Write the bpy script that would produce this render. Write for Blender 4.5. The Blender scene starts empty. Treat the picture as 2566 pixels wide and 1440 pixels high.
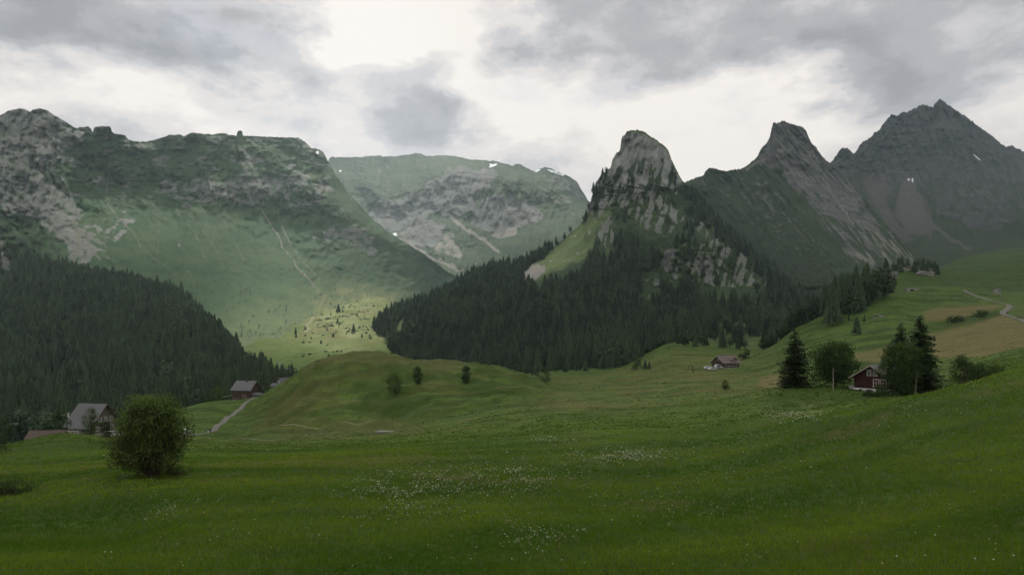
import bpy, bmesh, math, random
import numpy as np
from mathutils import Vector, Matrix
random.seed(7); rng = np.random.default_rng(7)
SC = bpy.context.scene
COL = SC.collection
CX, HY, F = 1283.0, 850.0, 1529.0          # survey frame: bearing (x-CX)/F, elevation (HY-y)/F
PI = math.pi
# ------------------------------------------------------------------ noise
_perm = np.random.default_rng(11).permutation(4096).astype(np.int64)
_ang = np.random.default_rng(12).uniform(0, 2*PI, 4096)
_gx, _gy = np.cos(_ang), np.sin(_ang)
def perlin(x, y, seed=0):
    x = np.asarray(x, float); y = np.asarray(y, float)
    xi = np.floor(x).astype(np.int64); yi = np.floor(y).astype(np.int64)
    xf = x-xi; yf = y-yi
    u = xf*xf*xf*(xf*(xf*6-15)+10); v = yf*yf*yf*(yf*(yf*6-15)+10)
    def g(ix, iy, fx, fy):
        h = _perm[(_perm[(ix+seed*131) & 4095] + iy + seed*71) & 4095]
        return _gx[h]*fx + _gy[h]*fy
    a = g(xi, yi, xf, yf); b = g(xi+1, yi, xf-1, yf)
    c = g(xi, yi+1, xf, yf-1); d = g(xi+1, yi+1, xf-1, yf-1)
    return ((a*(1-u)+b*u)*(1-v) + (c*(1-u)+d*u)*v)*1.5
def fbm(x, y, octv=4, seed=0, gain=.5, lac=2.03):
    r = 0; a = 1; s = 0
    for i in range(octv):
        r = r + a*perlin(x, y, seed+i*3); s += a; a *= gain; x = x*lac+3.7; y = y*lac+1.3
    return r/s*1.4
def ridged(x, y, octv=4, seed=0, gain=.5):
    r = 0; a = 1; s = 0
    for i in range(octv):
        r = r + a*(1-2*np.abs(perlin(x, y, seed+i*5))); s += a; a *= gain; x = x*2.07+1.7; y = y*2.07+5.1
    return r/s
def sstep(a, b, x):
    t = np.clip((x-a)/(b-a), 0, 1); return t*t*(3-2*t)
def pchip(xk, yk, x):
    """monotone cubic; yk may be (n,) or (n,m): returns (len(x),) or (len(x),m)"""
    xk = np.asarray(xk, float); yk = np.asarray(yk, float); x = np.asarray(x, float)
    one = yk.ndim == 1
    if one: yk = yk[:, None]
    h = np.diff(xk)[:, None]; d = np.diff(yk, axis=0)/h
    m = np.zeros_like(yk)
    if len(xk) > 2:
        w1 = 2*h[1:]+h[:-1]; w2 = h[1:]+2*h[:-1]
        ok = d[:-1]*d[1:] > 0
        den = np.where(ok, w1/np.where(ok, d[:-1], 1)+w2/np.where(ok, d[1:], 1), 1)
        m[1:-1] = np.where(ok, (w1+w2)/den, 0)
    m[0] = d[0]; m[-1] = d[-1]
    xc = np.clip(x, xk[0], xk[-1])
    i = np.clip(np.searchsorted(xk, xc, side='right')-1, 0, len(xk)-2)
    t = ((xc-xk[i])/h[i, 0])[:, None]; hh = h[i]
    r = (yk[i]*(2*t**3-3*t**2+1) + hh*m[i]*(t**3-2*t**2+t) + yk[i+1]*(3*t**2-2*t**3) + hh*m[i+1]*(t**3-t**2))
    return r[:, 0] if one else r
def poly_sd(px, py, poly):
    """signed distance, positive inside"""
    px = np.asarray(px, float); py = np.asarray(py, float)
    d2 = np.full(px.shape, 1e18); ins = np.zeros(px.shape, bool)
    n = len(poly)
    for i in range(n):
        x0, y0 = poly[i]; x1, y1 = poly[(i+1) % n]
        ex, ey = x1-x0, y1-y0
        t = np.clip(((px-x0)*ex+(py-y0)*ey)/(ex*ex+ey*ey+1e-9), 0, 1)
        d2 = np.minimum(d2, (px-x0-t*ex)**2+(py-y0-t*ey)**2)
        if y0 != y1:
            c = ((y0 > py) != (y1 > py)) & (px < (x1-x0)*(py-y0)/(y1-y0)+x0)
            ins ^= c
    d = np.sqrt(d2)
    return np.where(ins, d, -d)
def pmask(px, py, poly, soft=8, warp=10, ws=40, seed=0):
    wx = px+warp*fbm(px/ws, py/ws, 3, seed+1); wy = py+warp*fbm(px/ws, py/ws, 3, seed+40)
    return sstep(-soft, soft, poly_sd(wx, wy, poly))
def lmask(px, py, line, w, warp=4, ws=25, seed=0):
    wx = px+warp*fbm(px/ws, py/ws, 3, seed+1); wy = py+warp*fbm(px/ws, py/ws, 3, seed+40)
    d2 = np.full(np.shape(px), 1e18)
    for (x0, y0), (x1, y1) in zip(line[:-1], line[1:]):
        ex, ey = x1-x0, y1-y0
        t = np.clip(((wx-x0)*ex+(wy-y0)*ey)/(ex*ex+ey*ey+1e-9), 0, 1)
        d2 = np.minimum(d2, (wx-x0-t*ex)**2+(wy-y0-t*ey)**2)
    return 1-sstep(w*.5, w*1.3, np.sqrt(d2))
# ------------------------------------------------------------------ mesh helpers
def mesh_np(name, V, faces, mat=None, parent=None, smooth=False, attr=None, fmat=None, link=True):
    """V (n,3); faces: (m,k) array or list of such arrays"""
    me = bpy.data.meshes.new(name)
    if not isinstance(faces, list): faces = [faces]
    faces = [np.asarray(f, np.int32) for f in faces if len(f)]
    V = np.asarray(V, np.float32)
    loops = np.concatenate([f.ravel() for f in faces])
    tot = np.concatenate([np.full(len(f), f.shape[1], np.int32) for f in faces])
    st = np.concatenate([[0], np.cumsum(tot)[:-1]]).astype(np.int32)
    me.vertices.add(len(V)); me.vertices.foreach_set('co', V.ravel())
    me.loops.add(len(loops)); me.loops.foreach_set('vertex_index', loops)
    me.polygons.add(len(tot)); me.polygons.foreach_set('loop_start', st)
    me.update(calc_edges=True)
    me.polygons.foreach_set('use_smooth', np.full(len(tot), smooth, bool))
    if fmat is not None: me.polygons.foreach_set('material_index', np.asarray(fmat, np.int32))
    if attr:
        for k, a in attr.items():
            a = np.asarray(a, np.float32)
            if a.ndim == 1:
                at = me.attributes.new(k, 'FLOAT', 'POINT'); at.data.foreach_set('value', a)
            else:
                at = me.attributes.new(k, 'FLOAT_COLOR', 'POINT'); at.data.foreach_set('color', a.ravel())
    me.validate(); me.update()
    for m in (mat if isinstance(mat, (list, tuple)) else [mat]):
        if m: me.materials.append(m)
    o = bpy.data.objects.new(name, me)
    if link: COL.objects.link(o)
    if parent: o.parent = parent
    return o
def tag(o, label=None, cat=None, group=None, kind=None):
    if label: o['label'] = label
    if cat: o['category'] = cat
    if group: o['group'] = group
    if kind: o['kind'] = kind
    return o
def empty(name, loc, rz=0, label=None, cat=None, group=None):
    o = bpy.data.objects.new(name, None); COL.objects.link(o)
    o.empty_display_size = .3
    o.location = loc; o.rotation_euler = (0, 0, rz)
    return tag(o, label, cat, group)
def copy_tree(o, parent=None):
    c = o.copy(); COL.objects.link(c)
    if parent: c.parent = parent
    for ch in o.children: copy_tree(ch, c)
    return c
class MB:
    """collects shapes, links them as ONE mesh"""
    def __init__(s): s.v = []; s.f = {3: [], 4: []}; s.t = []; s.n = 0
    def add(s, V, Fs, tint=.5):
        V = np.asarray(V, float).reshape(-1, 3); s.v.append(V)
        for f in Fs: s.f.setdefault(len(f), []).append([i+s.n for i in f])
        s.t.append(np.full(len(V), tint) if np.isscalar(tint) else np.asarray(tint)); s.n += len(V)
    def box(s, c, d, rz=0, tint=.5, M=None):
        x, y, z = d[0]/2, d[1]/2, d[2]/2
        P = np.array([[-x,-y,-z],[x,-y,-z],[x,y,-z],[-x,y,-z],[-x,-y,z],[x,-y,z],[x,y,z],[-x,y,z]])
        if rz: ca, sa = math.cos(rz), math.sin(rz); P = P@np.array([[ca,sa,0],[-sa,ca,0],[0,0,1]])
        if M is not None: P = P@np.asarray(M).T
        s.add(P+np.asarray(c), [(0,3,2,1),(4,5,6,7),(0,1,5,4),(1,2,6,5),(2,3,7,6),(3,0,4,7)], tint)
    def tube(s, pts, rad, n=7, tint=.5, cap=True):
        pts = [np.asarray(p, float) for p in pts]
        rad = rad if hasattr(rad, '__len__') else [rad]*len(pts)
        V = []; Fs = []
        for i, p in enumerate(pts):
            d = pts[min(i+1, len(pts)-1)]-pts[max(i-1, 0)]; d /= np.linalg.norm(d)+1e-9
            a = np.cross(d, [0, 0, 1.0] if abs(d[2]) < .9 else [1.0, 0, 0]); a /= np.linalg.norm(a); b = np.cross(d, a)
            for k in range(n):
                t = 2*PI*k/n; V.append(p+rad[i]*(math.cos(t)*a+math.sin(t)*b))
        for i in range(len(pts)-1):
            for k in range(n):
                k2 = (k+1) % n; Fs.append((i*n+k, i*n+k2, (i+1)*n+k2, (i+1)*n+k))
        if cap: Fs.append(tuple(range(n-1, -1, -1))); Fs.append(tuple((len(pts)-1)*n+k for k in range(n)))
        s.add(V, Fs, tint)
    def prism(s, prof, y0, y1, tint=.5):
        """prof: (x,z) outline, extruded along y"""
        n = len(prof); V = [(x, y0, z) for x, z in prof]+[(x, y1, z) for x, z in prof]
        Fs = [tuple(range(n)), tuple(range(2*n-1, n-1, -1))]+[(i, n+i, n+(i+1) % n, (i+1) % n) for i in range(n)]
        s.add(V, Fs, tint)
    def build(s, name, mat=None, parent=None, smooth=False, link=True):
        fs = [np.array(v) for k, v in sorted(s.f.items()) if v]
        return mesh_np(name, np.concatenate(s.v), fs, mat, parent, smooth, {'tint': np.concatenate(s.t)}, link=link)
# ------------------------------------------------------------------ materials
def N(nt, typ, loc=None, **kw):
    n = nt.nodes.new(typ)
    for k, v in kw.items():
        if k.startswith('i_'):
            n.inputs[int(k[2:]) if k[2:].isdigit() else k[2:]].default_value = v
        else: setattr(n, k, v)
    return n
def new_mat(name):
    m = bpy.data.materials.new(name); m.use_nodes = True
    nt = m.node_tree; nt.nodes.clear()
    out = nt.nodes.new('ShaderNodeOutputMaterial'); b = nt.nodes.new('ShaderNodeBsdfPrincipled')
    nt.links.new(b.outputs[0], out.inputs[0]); b.inputs['Specular IOR Level'].default_value = .2
    b.inputs['Roughness'].default_value = .8
    return m, nt, b
def mixc(nt, fac, a, b, mode='MIX'):
    n = nt.nodes.new('ShaderNodeMix'); n.data_type = 'RGBA'; n.blend_type = mode
    for s, v in ((0, fac), (6, a), (7, b)):
        if hasattr(v, 'links'): nt.links.new(v, n.inputs[s])
        else: n.inputs[s].default_value = v if s == 0 else (*v[:3], 1)
    return n.outputs[2]
def math_(nt, op, a, b=None, c=None, clamp=False):
    n = nt.nodes.new('ShaderNodeMath'); n.operation = op; n.use_clamp = clamp
    for i, v in enumerate((a, b, c)):
        if v is None: continue
        if hasattr(v, 'links'): nt.links.new(v, n.inputs[i])
        else: n.inputs[i].default_value = v
    return n.outputs[0]
def mrange(nt, v, a, b, c=0, d=1, smooth=False):
    n = nt.nodes.new('ShaderNodeMapRange')
    if smooth: n.interpolation_type = 'SMOOTHSTEP'
    nt.links.new(v, n.inputs[0])
    for i, x in enumerate((a, b, c, d)): n.inputs[i+1].default_value = x
    return n.outputs[0]
def noise_(nt, vec, scale, detail=3, rough=.55, dist=0):
    n = nt.nodes.new('ShaderNodeTexNoise'); n.inputs['Scale'].default_value = scale
    n.inputs['Detail'].default_value = detail; n.inputs['Roughness'].default_value = rough; n.inputs['Distortion'].default_value = dist
    if vec is not None: nt.links.new(vec, n.inputs['Vector'])
    return n.outputs[0]
def pos_(nt, scale=(1, 1, 1), rot=(0, 0, 0)):
    g = nt.nodes.new('ShaderNodeNewGeometry'); m = nt.nodes.new('ShaderNodeMapping')
    nt.links.new(g.outputs['Position'], m.inputs[0]); m.inputs['Scale'].default_value = scale; m.inputs['Rotation'].default_value = rot
    return m.outputs[0]
def attr_(nt, name):
    a = nt.nodes.new('ShaderNodeAttribute'); a.attribute_name = name; return a
def bump_(nt, b, h, dist, strength=1):
    n = nt.nodes.new('ShaderNodeBump'); n.inputs['Distance'].default_value = dist; n.inputs['Strength'].default_value = strength
    nt.links.new(h, n.inputs['Height']); nt.links.new(n.outputs[0], b.inputs['Normal'])
def simple(name, col, rough=.8, var=.25, scale=3.0, metal=0, spec=.2, obj=True):
    """procedural two-tone noise in object space"""
    m, nt, b = new_mat(name)
    t = nt.nodes.new('ShaderNodeTexCoord')
    f = noise_(nt, t.outputs['Object'], scale, 4, .6)
    c0 = tuple(x*(1-var) for x in col); c1 = tuple(x*(1+var) for x in col)
    c = mixc(nt, mrange(nt, f, .3, .7), c0, c1)
    nt.links.new(c, b.inputs['Base Color']); b.inputs['Roughness'].default_value = rough
    b.inputs['Metallic'].default_value = metal; b.inputs['Specular IOR Level'].default_value = spec
    return m
def foliage(name, c0, c1, trans=.25):
    m, nt, b = new_mat(name)
    t = attr_(nt, 'tint').outputs['Fac']
    oi = nt.nodes.new('ShaderNodeObjectInfo')
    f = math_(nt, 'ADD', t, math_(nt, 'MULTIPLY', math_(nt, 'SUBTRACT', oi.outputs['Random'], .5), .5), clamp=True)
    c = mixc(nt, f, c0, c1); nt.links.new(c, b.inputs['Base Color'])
    b.inputs['Roughness'].default_value = .7; b.inputs['Specular IOR Level'].default_value = .15
    if trans:
        out = nt.nodes['Material Output']; tr = nt.nodes.new('ShaderNodeBsdfTranslucent'); mx = nt.nodes.new('ShaderNodeMixShader')
        nt.links.new(c, tr.inputs[0]); mx.inputs[0].default_value = trans
        nt.links.new(b.outputs[0], mx.inputs[1]); nt.links.new(tr.outputs[0], mx.inputs[2]); nt.links.new(mx.outputs[0], out.inputs[0])
    return m
# ------------------------------------------------------------------ GROUND (one sheet, valley and hills in front of the mountains)
# survey columns: bearing x -> [(distance, y)] ('z' entries give the height below the camera directly)
def Y(d, y): return (d, (HY-y)/F*d)
GT = {
 -500: [(5,-7.6),Y(22,1400),Y(45,1230),Y(70,1160),Y(95,1125),(130,-24),(180,-33),(250,-46),(420,-66),(700,-85),(1700,-100)],
 0:   [(5,-8),Y(22,1440),Y(34,1320),Y(46,1225),Y(62,1180),Y(80,1150),Y(98,1118),(115,-20),(140,-27),(180,-34),(250,-46),(420,-66),(700,-85),(1700,-100)],
 160: [(5,-8),Y(22,1440),Y(34,1320),Y(46,1215),Y(62,1175),Y(82,1140),Y(105,1095),(125,-19.5),(150,-25),(185,-29),(250,-45),(420,-66),(700,-85),(1700,-100)],
 300: [(5,-8),Y(22,1440),Y(34,1310),Y(46,1197),Y(62,1165),Y(82,1135),Y(105,1105),Y(130,1098),Y(160,1092),Y(185,1084),(215,-30),(250,-38),(330,-48),(420,-66),(700,-85),(1700,-100)],
 450: [(5,-8),Y(22,1440),Y(46,1200),Y(62,1163),Y(85,1140),Y(110,1118),Y(150,1103),Y(180,1094),Y(215,1060),Y(250,1026),(275,-32),(330,-47),(420,-62),(700,-78),(1000,-70),(1700,-40)],
 530: [(5,-8),Y(22,1440),Y(46,1200),Y(62,1162),Y(85,1140),Y(110,1120),Y(150,1101),Y(188,1088),Y(220,1045),Y(252,1012),(280,-29.5),(330,-42),(420,-62),(700,-78),(1000,-70),(1700,-40)],
 600: [(5,-8),Y(22,1440),Y(46,1200),Y(62,1160),Y(85,1140),Y(110,1120),Y(152,1102),Y(185,1088),Y(225,1040),Y(255,1006),Y(275,1001),(300,-32),(340,-44),(420,-50),(700,-40),(1000,-5),(1700,100)],
 650: [(5,-8),Y(22,1440),Y(46,1200),Y(62,1160),Y(85,1140),Y(110,1120),Y(152,1102),Y(180,1088),Y(215,1040),Y(242,1004),Y(266,1000),(300,-29),(340,-38),(420,-48),(700,-39),(1000,2),(1700,108)],
 700: [(5,-8),Y(22,1440),Y(46,1200),Y(62,1158),Y(85,1138),Y(110,1120),Y(152,1100),Y(180,1084),Y(214,1030),Y(242,972),(262,-21.5),(300,-25.5),(345,-28),(420,-42),(700,-38),(1000,5),(1400,58),(1700,112)],
 740: [(5,-8),Y(22,1440),Y(46,1200),Y(62,1157),Y(85,1137),Y(110,1119),Y(152,1098),Y(178,1082),Y(212,1015),Y(243,941),(262,-16.5),(300,-25),(345,-29),(420,-42),(700,-37),(1000,8),(1400,62),(1700,115)],
 800: [(5,-8),Y(22,1440),Y(46,1200),Y(62,1155),Y(85,1135),Y(110,1117),Y(150,1095),Y(177,1080),Y(210,1000),Y(247,905),(262,-10.2),(300,-22),(350,-40),(420,-45),(700,-36),(1000,10),(1400,66),(1700,116)],
 880: [(5,-8),Y(22,1440),Y(46,1205),Y(62,1152),Y(85,1130),Y(110,1113),Y(146,1090),Y(176,1072),Y(210,985),Y(250,888),(266,-7.5),(305,-20),(360,-40),(420,-45),(700,-36),(1000,10),(1400,66),(1700,118)],
 960: [(5,-8),Y(22,1440),Y(46,1210),Y(62,1150),Y(85,1124),Y(110,1106),Y(140,1085),Y(172,1062),Y(210,980),Y(250,891),(268,-8.2),(310,-20),(370,-38),(430,-44),(700,-35),(1000,10),(1700,118)],
 1050:[(5,-8),Y(22,1440),Y(46,1215),Y(62,1150),Y(85,1120),Y(110,1098),Y(138,1078),Y(170,1052),Y(210,975),Y(250,906),(272,-11),(315,-21),(380,-36),(430,-40),(700,-36),(1700,0)],
 1200:[(5,-8),Y(22,1440),Y(46,1220),Y(62,1152),Y(85,1112),Y(110,1080),Y(138,1055),Y(170,1026),Y(210,970),Y(252,916),(285,-14),(330,-21),(400,-30),(440,-32),(700,-34),(1700,-30)],
 1300:[(5,-8),Y(22,1440),Y(46,1222),Y(62,1155),Y(85,1108),Y(110,1074),Y(138,1045),Y(166,1016),Y(205,975),Y(252,940),(290,-17.6),(340,-22),(420,-27),(480,-29),(700,-34),(1700,-30)],
 1400:[(5,-8),Y(22,1440),Y(46,1222),Y(60,1160),Y(85,1100),Y(110,1062),Y(138,1032),Y(166,1008),Y(205,984),Y(250,966),Y(310,957),Y(400,937),(480,-25),(700,-30),(1700,-30)],
 1550:[(5,-8),Y(22,1440),Y(45,1225),Y(60,1158),Y(80,1100),Y(102,1068),Y(118,1052),Y(138,1030),Y(166,1006),Y(205,985),Y(250,962),Y(305,942),Y(400,924),Y(500,916),(620,-22),(1700,-20)],
 1700:[(5,-7.8),Y(22,1440),Y(43,1230),Y(58,1160),Y(78,1100),Y(98,1070),Y(114,1052),Y(132,1025),Y(160,1000),Y(200,974),Y(246,947),Y(300,917),Y(355,885),Y(420,862),(520,-2),(700,-10),(1700,-10)],
 1850:[(5,-7.5),Y(22,1430),Y(40,1240),Y(56,1155),Y(74,1100),Y(90,1070),Y(104,1046),Y(124,1016),Y(140,996),Y(165,982),Y(205,958),Y(250,934),Y(288,917),Y(350,893),Y(420,872),(520,-6),(700,-10),(1700,-10)],
 1930:[(5,-7.2),Y(21,1430),Y(38,1240),Y(55,1145),Y(68,1100),Y(82,1066),(94,-12),Y(112,1024),Y(130,988),Y(142,973),Y(175,957),Y(205,942),Y(250,922),Y(290,900),Y(340,872),(370,-6.5),(420,-9),(520,-8),(1700,-10)],
 2000:[(5,-7),Y(20,1440),Y(36,1250),Y(52,1140),Y(63,1092),Y(76,1056),(86,-10.9),Y(100,1038),Y(114,1016),Y(126,982),Y(134,970),Y(172,948),Y(220,905),Y(262,880),Y(310,845),Y(350,819),(385,3),(430,-4),(520,-6),(1700,-6)],
 2100:[(5,-6.8),Y(20,1435),Y(35,1245),Y(50,1130),Y(60,1078),Y(70,1038),(80,-9.9),Y(95,1027),Y(108,1010),Y(120,984),Y(128,973),Y(155,958),Y(190,905),Y(225,882),Y(262,852),Y(310,812),Y(362,779),(400,14),(440,8),(520,4),(1700,0)],
 2190:[(5,-6.6),Y(19,1440),Y(34,1240),Y(48,1120),Y(57,1062),Y(64,1021),(74,-9),Y(95,1012),Y(106,1000),Y(116,988),Y(124,982),Y(140,975),Y(165,930),Y(192,898),Y(230,868),Y(300,800),Y(375,752),(400,23.5),(440,22),(520,26),(700,20),(1700,40)],
 2250:[(5,-6.5),Y(19,1440),Y(33,1240),Y(47,1110),Y(56,1046),Y(62,1007),(72,-8.2),Y(95,1000),Y(110,994),Y(122,990),Y(140,975),Y(165,925),Y(200,885),Y(240,850),Y(300,792),Y(390,733),(425,30),(470,34),(520,52),(560,66),(620,52),(800,40),(1700,100)],
 2330:[(5,-6.2),Y(18,1440),Y(32,1230),Y(46,1095),Y(55,1030),Y(61,990),(72,-7),Y(98,985),Y(114,986),Y(128,982),Y(150,945),Y(180,905),Y(215,868),Y(250,836),Y(275,822),Y(290,806),Y(325,775),Y(420,719),(450,36.5),(520,50),(560,62),(620,56),(800,74),(1200,135),(1700,210)],
 2450:[(5,-5.8),Y(18,1440),Y(31,1220),Y(45,1080),Y(55,1005),Y(64,958),(76,-5.6),Y(105,945),Y(125,930),Y(150,912),Y(185,885),Y(225,838),Y(262,805),Y(278,792),Y(295,778),Y(330,762),Y(420,722),(450,35.5),(520,40.5),(700,66),(900,106),(1100,146),(1700,235)],
 2566:[(5,-5.4),Y(17,1440),Y(30,1210),Y(45,1060),Y(56,975),Y(70,928),(82,-4.6),Y(110,908),Y(130,893),Y(155,880),Y(190,850),Y(235,822),Y(280,795),Y(300,783),Y(340,765),Y(420,738),(520,42),(700,76),(900,118),(1100,156),(1700,250)],
 3060:[(5,-4.6),Y(16,1440),Y(30,1150),Y(45,1020),Y(60,930),(80,-2.6),Y(110,890),Y(130,875),Y(155,860),Y(190,830),Y(240,800),Y(300,765),Y(420,720),(520,56),(700,95),(1100,175),(1700,270)],
}
NC, NR = 1250, 520
gxs = np.linspace(-1300, 3900, NC)
gl = np.linspace(math.log(5), math.log(1700), NR); gD = np.exp(gl)
_cols = sorted(GT)
_tab = np.stack([pchip(np.log([p[0] for p in GT[c]]), [p[1] for p in GT[c]], gl) for c in _cols])    # (ncol, NR)
gZ = pchip(_cols, _tab, gxs).T                                                                        # (NR, NC)
# light smoothing of the survey
for _ in range(5):
    gZ[1:-1] = .25*gZ[:-2]+.5*gZ[1:-1]+.25*gZ[2:]
for _ in range(10):
    gZ[:, 1:-1] = .25*gZ[:, :-2]+.5*gZ[:, 1:-1]+.25*gZ[:, 2:]
gX = (gxs[None, :]-CX)/F*gD[:, None]; gY = np.repeat(gD[:, None], NC, 1)
far_ = sstep(70, 220, gY)
gZ = gZ + .10*fbm(gX/2.2, gY/2.2, 3, 5)*(1-sstep(60, 140, gY)) + .34*fbm(gX/11, gY/8, 3, 9)*(.4+1.2*far_) + far_*1.1*fbm(gX/34, gY/34, 3, 19)
knoll = sstep(150, 185, gY)*(1-sstep(300, 340, gY))*sstep(560, 680, gxs)[None, :]*(1-sstep(1300, 1480, gxs))[None, :]
gZ = gZ + knoll*(2.4*(ridged((gX+.6*gY)/30, (gY-.3*gX)/13, 3, 23)-.2) + .35*np.sin((gZ+.8*fbm(gX/25, gY/25, 2, 3))*2*PI/2.2))
wallv = sstep(700, 1000, gY)*(1-sstep(1250, 1400, gxs))[None, :]; gZ = gZ + wallv*5*fbm(gX/60, gY/60, 4, 31)+sstep(450, 600, gY)*sstep(2150, 2300, gxs)[None, :]*(4*fbm(gX/45, gY/45, 4, 33)+3*ridged((gX+gY)/50, (gY-gX)/120, 3, 34))
def gz(X, Yy):
    X = np.asarray(X, float); Yy = np.maximum(np.asarray(Yy, float), 5.001)
    px = np.clip(CX+F*X/Yy, gxs[0], gxs[-1]-1e-3)
    fr = np.clip((np.log(Yy)-gl[0])/(gl[1]-gl[0]), 0, NR-1.001); fc = (px-gxs[0])/(gxs[1]-gxs[0])
    i = fr.astype(int); j = fc.astype(int); a = fr-i; b = fc-j
    return (gZ[i, j]*(1-a)*(1-b)+gZ[i+1, j]*a*(1-b)+gZ[i, j+1]*(1-a)*b+gZ[i+1, j+1]*a*b)
def G(x, d):
    """ground point on bearing x at distance d"""
    X = (x-CX)/F*d; return Vector((X, d, float(gz(X, d))))
def hit(x, y, d0=12, d1=1690):
    """first ground point seen on bearing x at height y"""
    ds = np.exp(np.linspace(math.log(d0), math.log(d1), 4000)); X = (x-CX)/F*ds
    yy = HY-F*gz(X, ds)/ds
    k = np.nonzero(yy <= y)[0]
    d = ds[k[0]] if len(k) else d1
    return G(x, float(d))
gPX = np.repeat(gxs[None, :], NR, 0); gPY = HY-F*gZ/gD[:, None]
# what grows or lies where: R hay / dry, G lush dark and painted shade, B brown earth-tinged turf, A pale umbel meadow and painted sunlight
def ground_masks():
    px, py, D = gPX, gPY, gY
    dry_or_lit = np.zeros_like(px); lush = np.zeros_like(px); brn = np.zeros_like(px); pale = np.zeros_like(px)
    for d0, d1, poly, s in (
        (180, 290, [(2325,838),(2436,813),(2514,787),(2640,840),(2640,896),(2441,893),(2340,898)], 1.0),
        (285, 400, [(2313,781),(2335,773),(2484,764),(2520,763),(2478,779),(2428,793),(2318,806)], .95),
        (150, 230, [(2135,885),(2225,866),(2240,912),(2147,905)], .8),
        (140, 200, [(1908,944),(1990,928),(1990,975),(1896,970)], .95)):
        m = pmask(px, py, poly, 3, 4, 60)*(D > d0-12)*(D < d1+12); dry_or_lit = np.maximum(dry_or_lit, m*s)
    midm = sstep(120, 150, D)*(1-sstep(330, 420, D))*sstep(1280, 1420, px)*(1-sstep(1880, 1990, px))
    dry_or_lit = np.maximum(dry_or_lit, midm*(.26+.75*fbm(gX/30, gY/8, 4, 41)))
    rh = sstep(110, 140, D)*(1-sstep(400, 480, D))*sstep(2300, 2400, px)
    dry_or_lit = np.maximum(dry_or_lit, rh*(.10+.5*fbm(gX/60, gY/40, 3, 43)))
    band = np.exp(-((D-60-.004*(px-300))/6.5)**2)*(1-sstep(900, 1300, px))
    dry_or_lit = np.maximum(dry_or_lit, band*(.62+.3*fbm(gX/9, gY/4, 3, 44)))
    strip = sstep(105, 125, D)*(1-sstep(150, 185, D))*(1-sstep(1250, 1500, px)); 
    dry_or_lit = np.maximum(dry_or_lit, strip*(.12+.5*fbm(gX/20, gY/6, 3, 45)))
    # dark green turf: lush growth nearby, painted cloud shade at far right
    near = 1-sstep(58, 110, D)
    lush = near*(.72+.35*fbm(gX/7, gY/7, 3, 51))
    lush = np.maximum(lush, sstep(104, 112, D)*(1-sstep(128, 142, D))*sstep(1880, 1960, px)*(1-sstep(2330, 2420, px))*.9)
    lush = np.maximum(lush, sstep(70, 90, D)*(1-sstep(100, 112, D))*(1-sstep(260, 420, px))*.75)
    lush = np.maximum(lush, sstep(430, 520, D)*sstep(2200, 2300, px)*(.85+.5*fbm(gX/45, gY/70, 4, 54)))  # cloud shadow painted as darker turf on the far right slope
    lush = np.maximum(lush, sstep(240, 262, D)*(1-sstep(286, 300, D))*sstep(2280, 2400, px)*(1-sstep(2510, 2540, px))*.95)
    dry_or_lit = np.maximum(dry_or_lit, knoll*(.05+.6*fbm(gX/18, gY/7, 4, 56)))
    lush = np.maximum(lush, knoll*(sstep(880, 960, px)*.5*sstep(.02, .2, fbm(gX/14, gY/6, 3, 57))))
    lush = np.maximum(lush, knoll*sstep(-.02, .26, fbm((gX+.5*gY)/24, (gY-.5*gX)/8, 4, 52)+.12*sstep(860, 980, px))*.98)  # darker green streaks over the knoll, denser on its right
    lush = np.maximum(lush, sstep(110, 150, D)*(1-sstep(700, 900, D))*sstep(.0, .30, fbm(gX/30, gY/8, 4, 53))*.85)
    # brown turf
    kcrest = knoll*np.exp(-((D-246)/14)**2)*sstep(720, 830, px)*(1-sstep(1050, 1250, px))
    kflank = pmask(px, py, [(590,1045),(700,995),(790,940),(900,900),(890,960),(760,1040),(690,1080),(560,1095)], 14, 16, 50)*knoll
    kfoot = pmask(px, py, [(690,1075),(900,1055),(1080,1060),(1060,1085),(800,1098),(690,1098)], 10, 10, 50)*(D > 120)*(D < 240)
    brn = np.maximum.reduce([kcrest*.5, kflank*(.22+.5*fbm(gX/14, gY/14, 3, 61)), kfoot*.3])
    brn = np.maximum(brn, wallv*(.25+.5*sstep(-.1, .5, fbm(gX/45, gY/90, 4, 62))))
    brn = np.maximum(brn, near*.5*sstep(.25, .6, fbm(gX/16, gY/9, 3, 63)))
    pale = np.maximum(pale, 1.1*np.exp(-((px-1985)/85)**2-((D-104)/10)**2)*sstep(-.2, .4, fbm(gX/3, gY/5, 3, 71)))
    pale = np.maximum(pale, .55*np.exp(-((px-1560)/110)**2-((D-63)/5)**2)*sstep(-.1, .4, fbm(gX/2, gY/3, 3, 72)))
    pale = np.maximum(pale, wallv*(.55+.75*fbm(gX/34, gY/70, 4, 73))*np.exp(-((px-862)/105)**2))  # pale strip paints extra sunlight into the valley floor colour
    A = np.stack([dry_or_lit, lush, brn, pale], -1)
    return np.clip(A, 0, 1)
gM = ground_masks()
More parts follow.
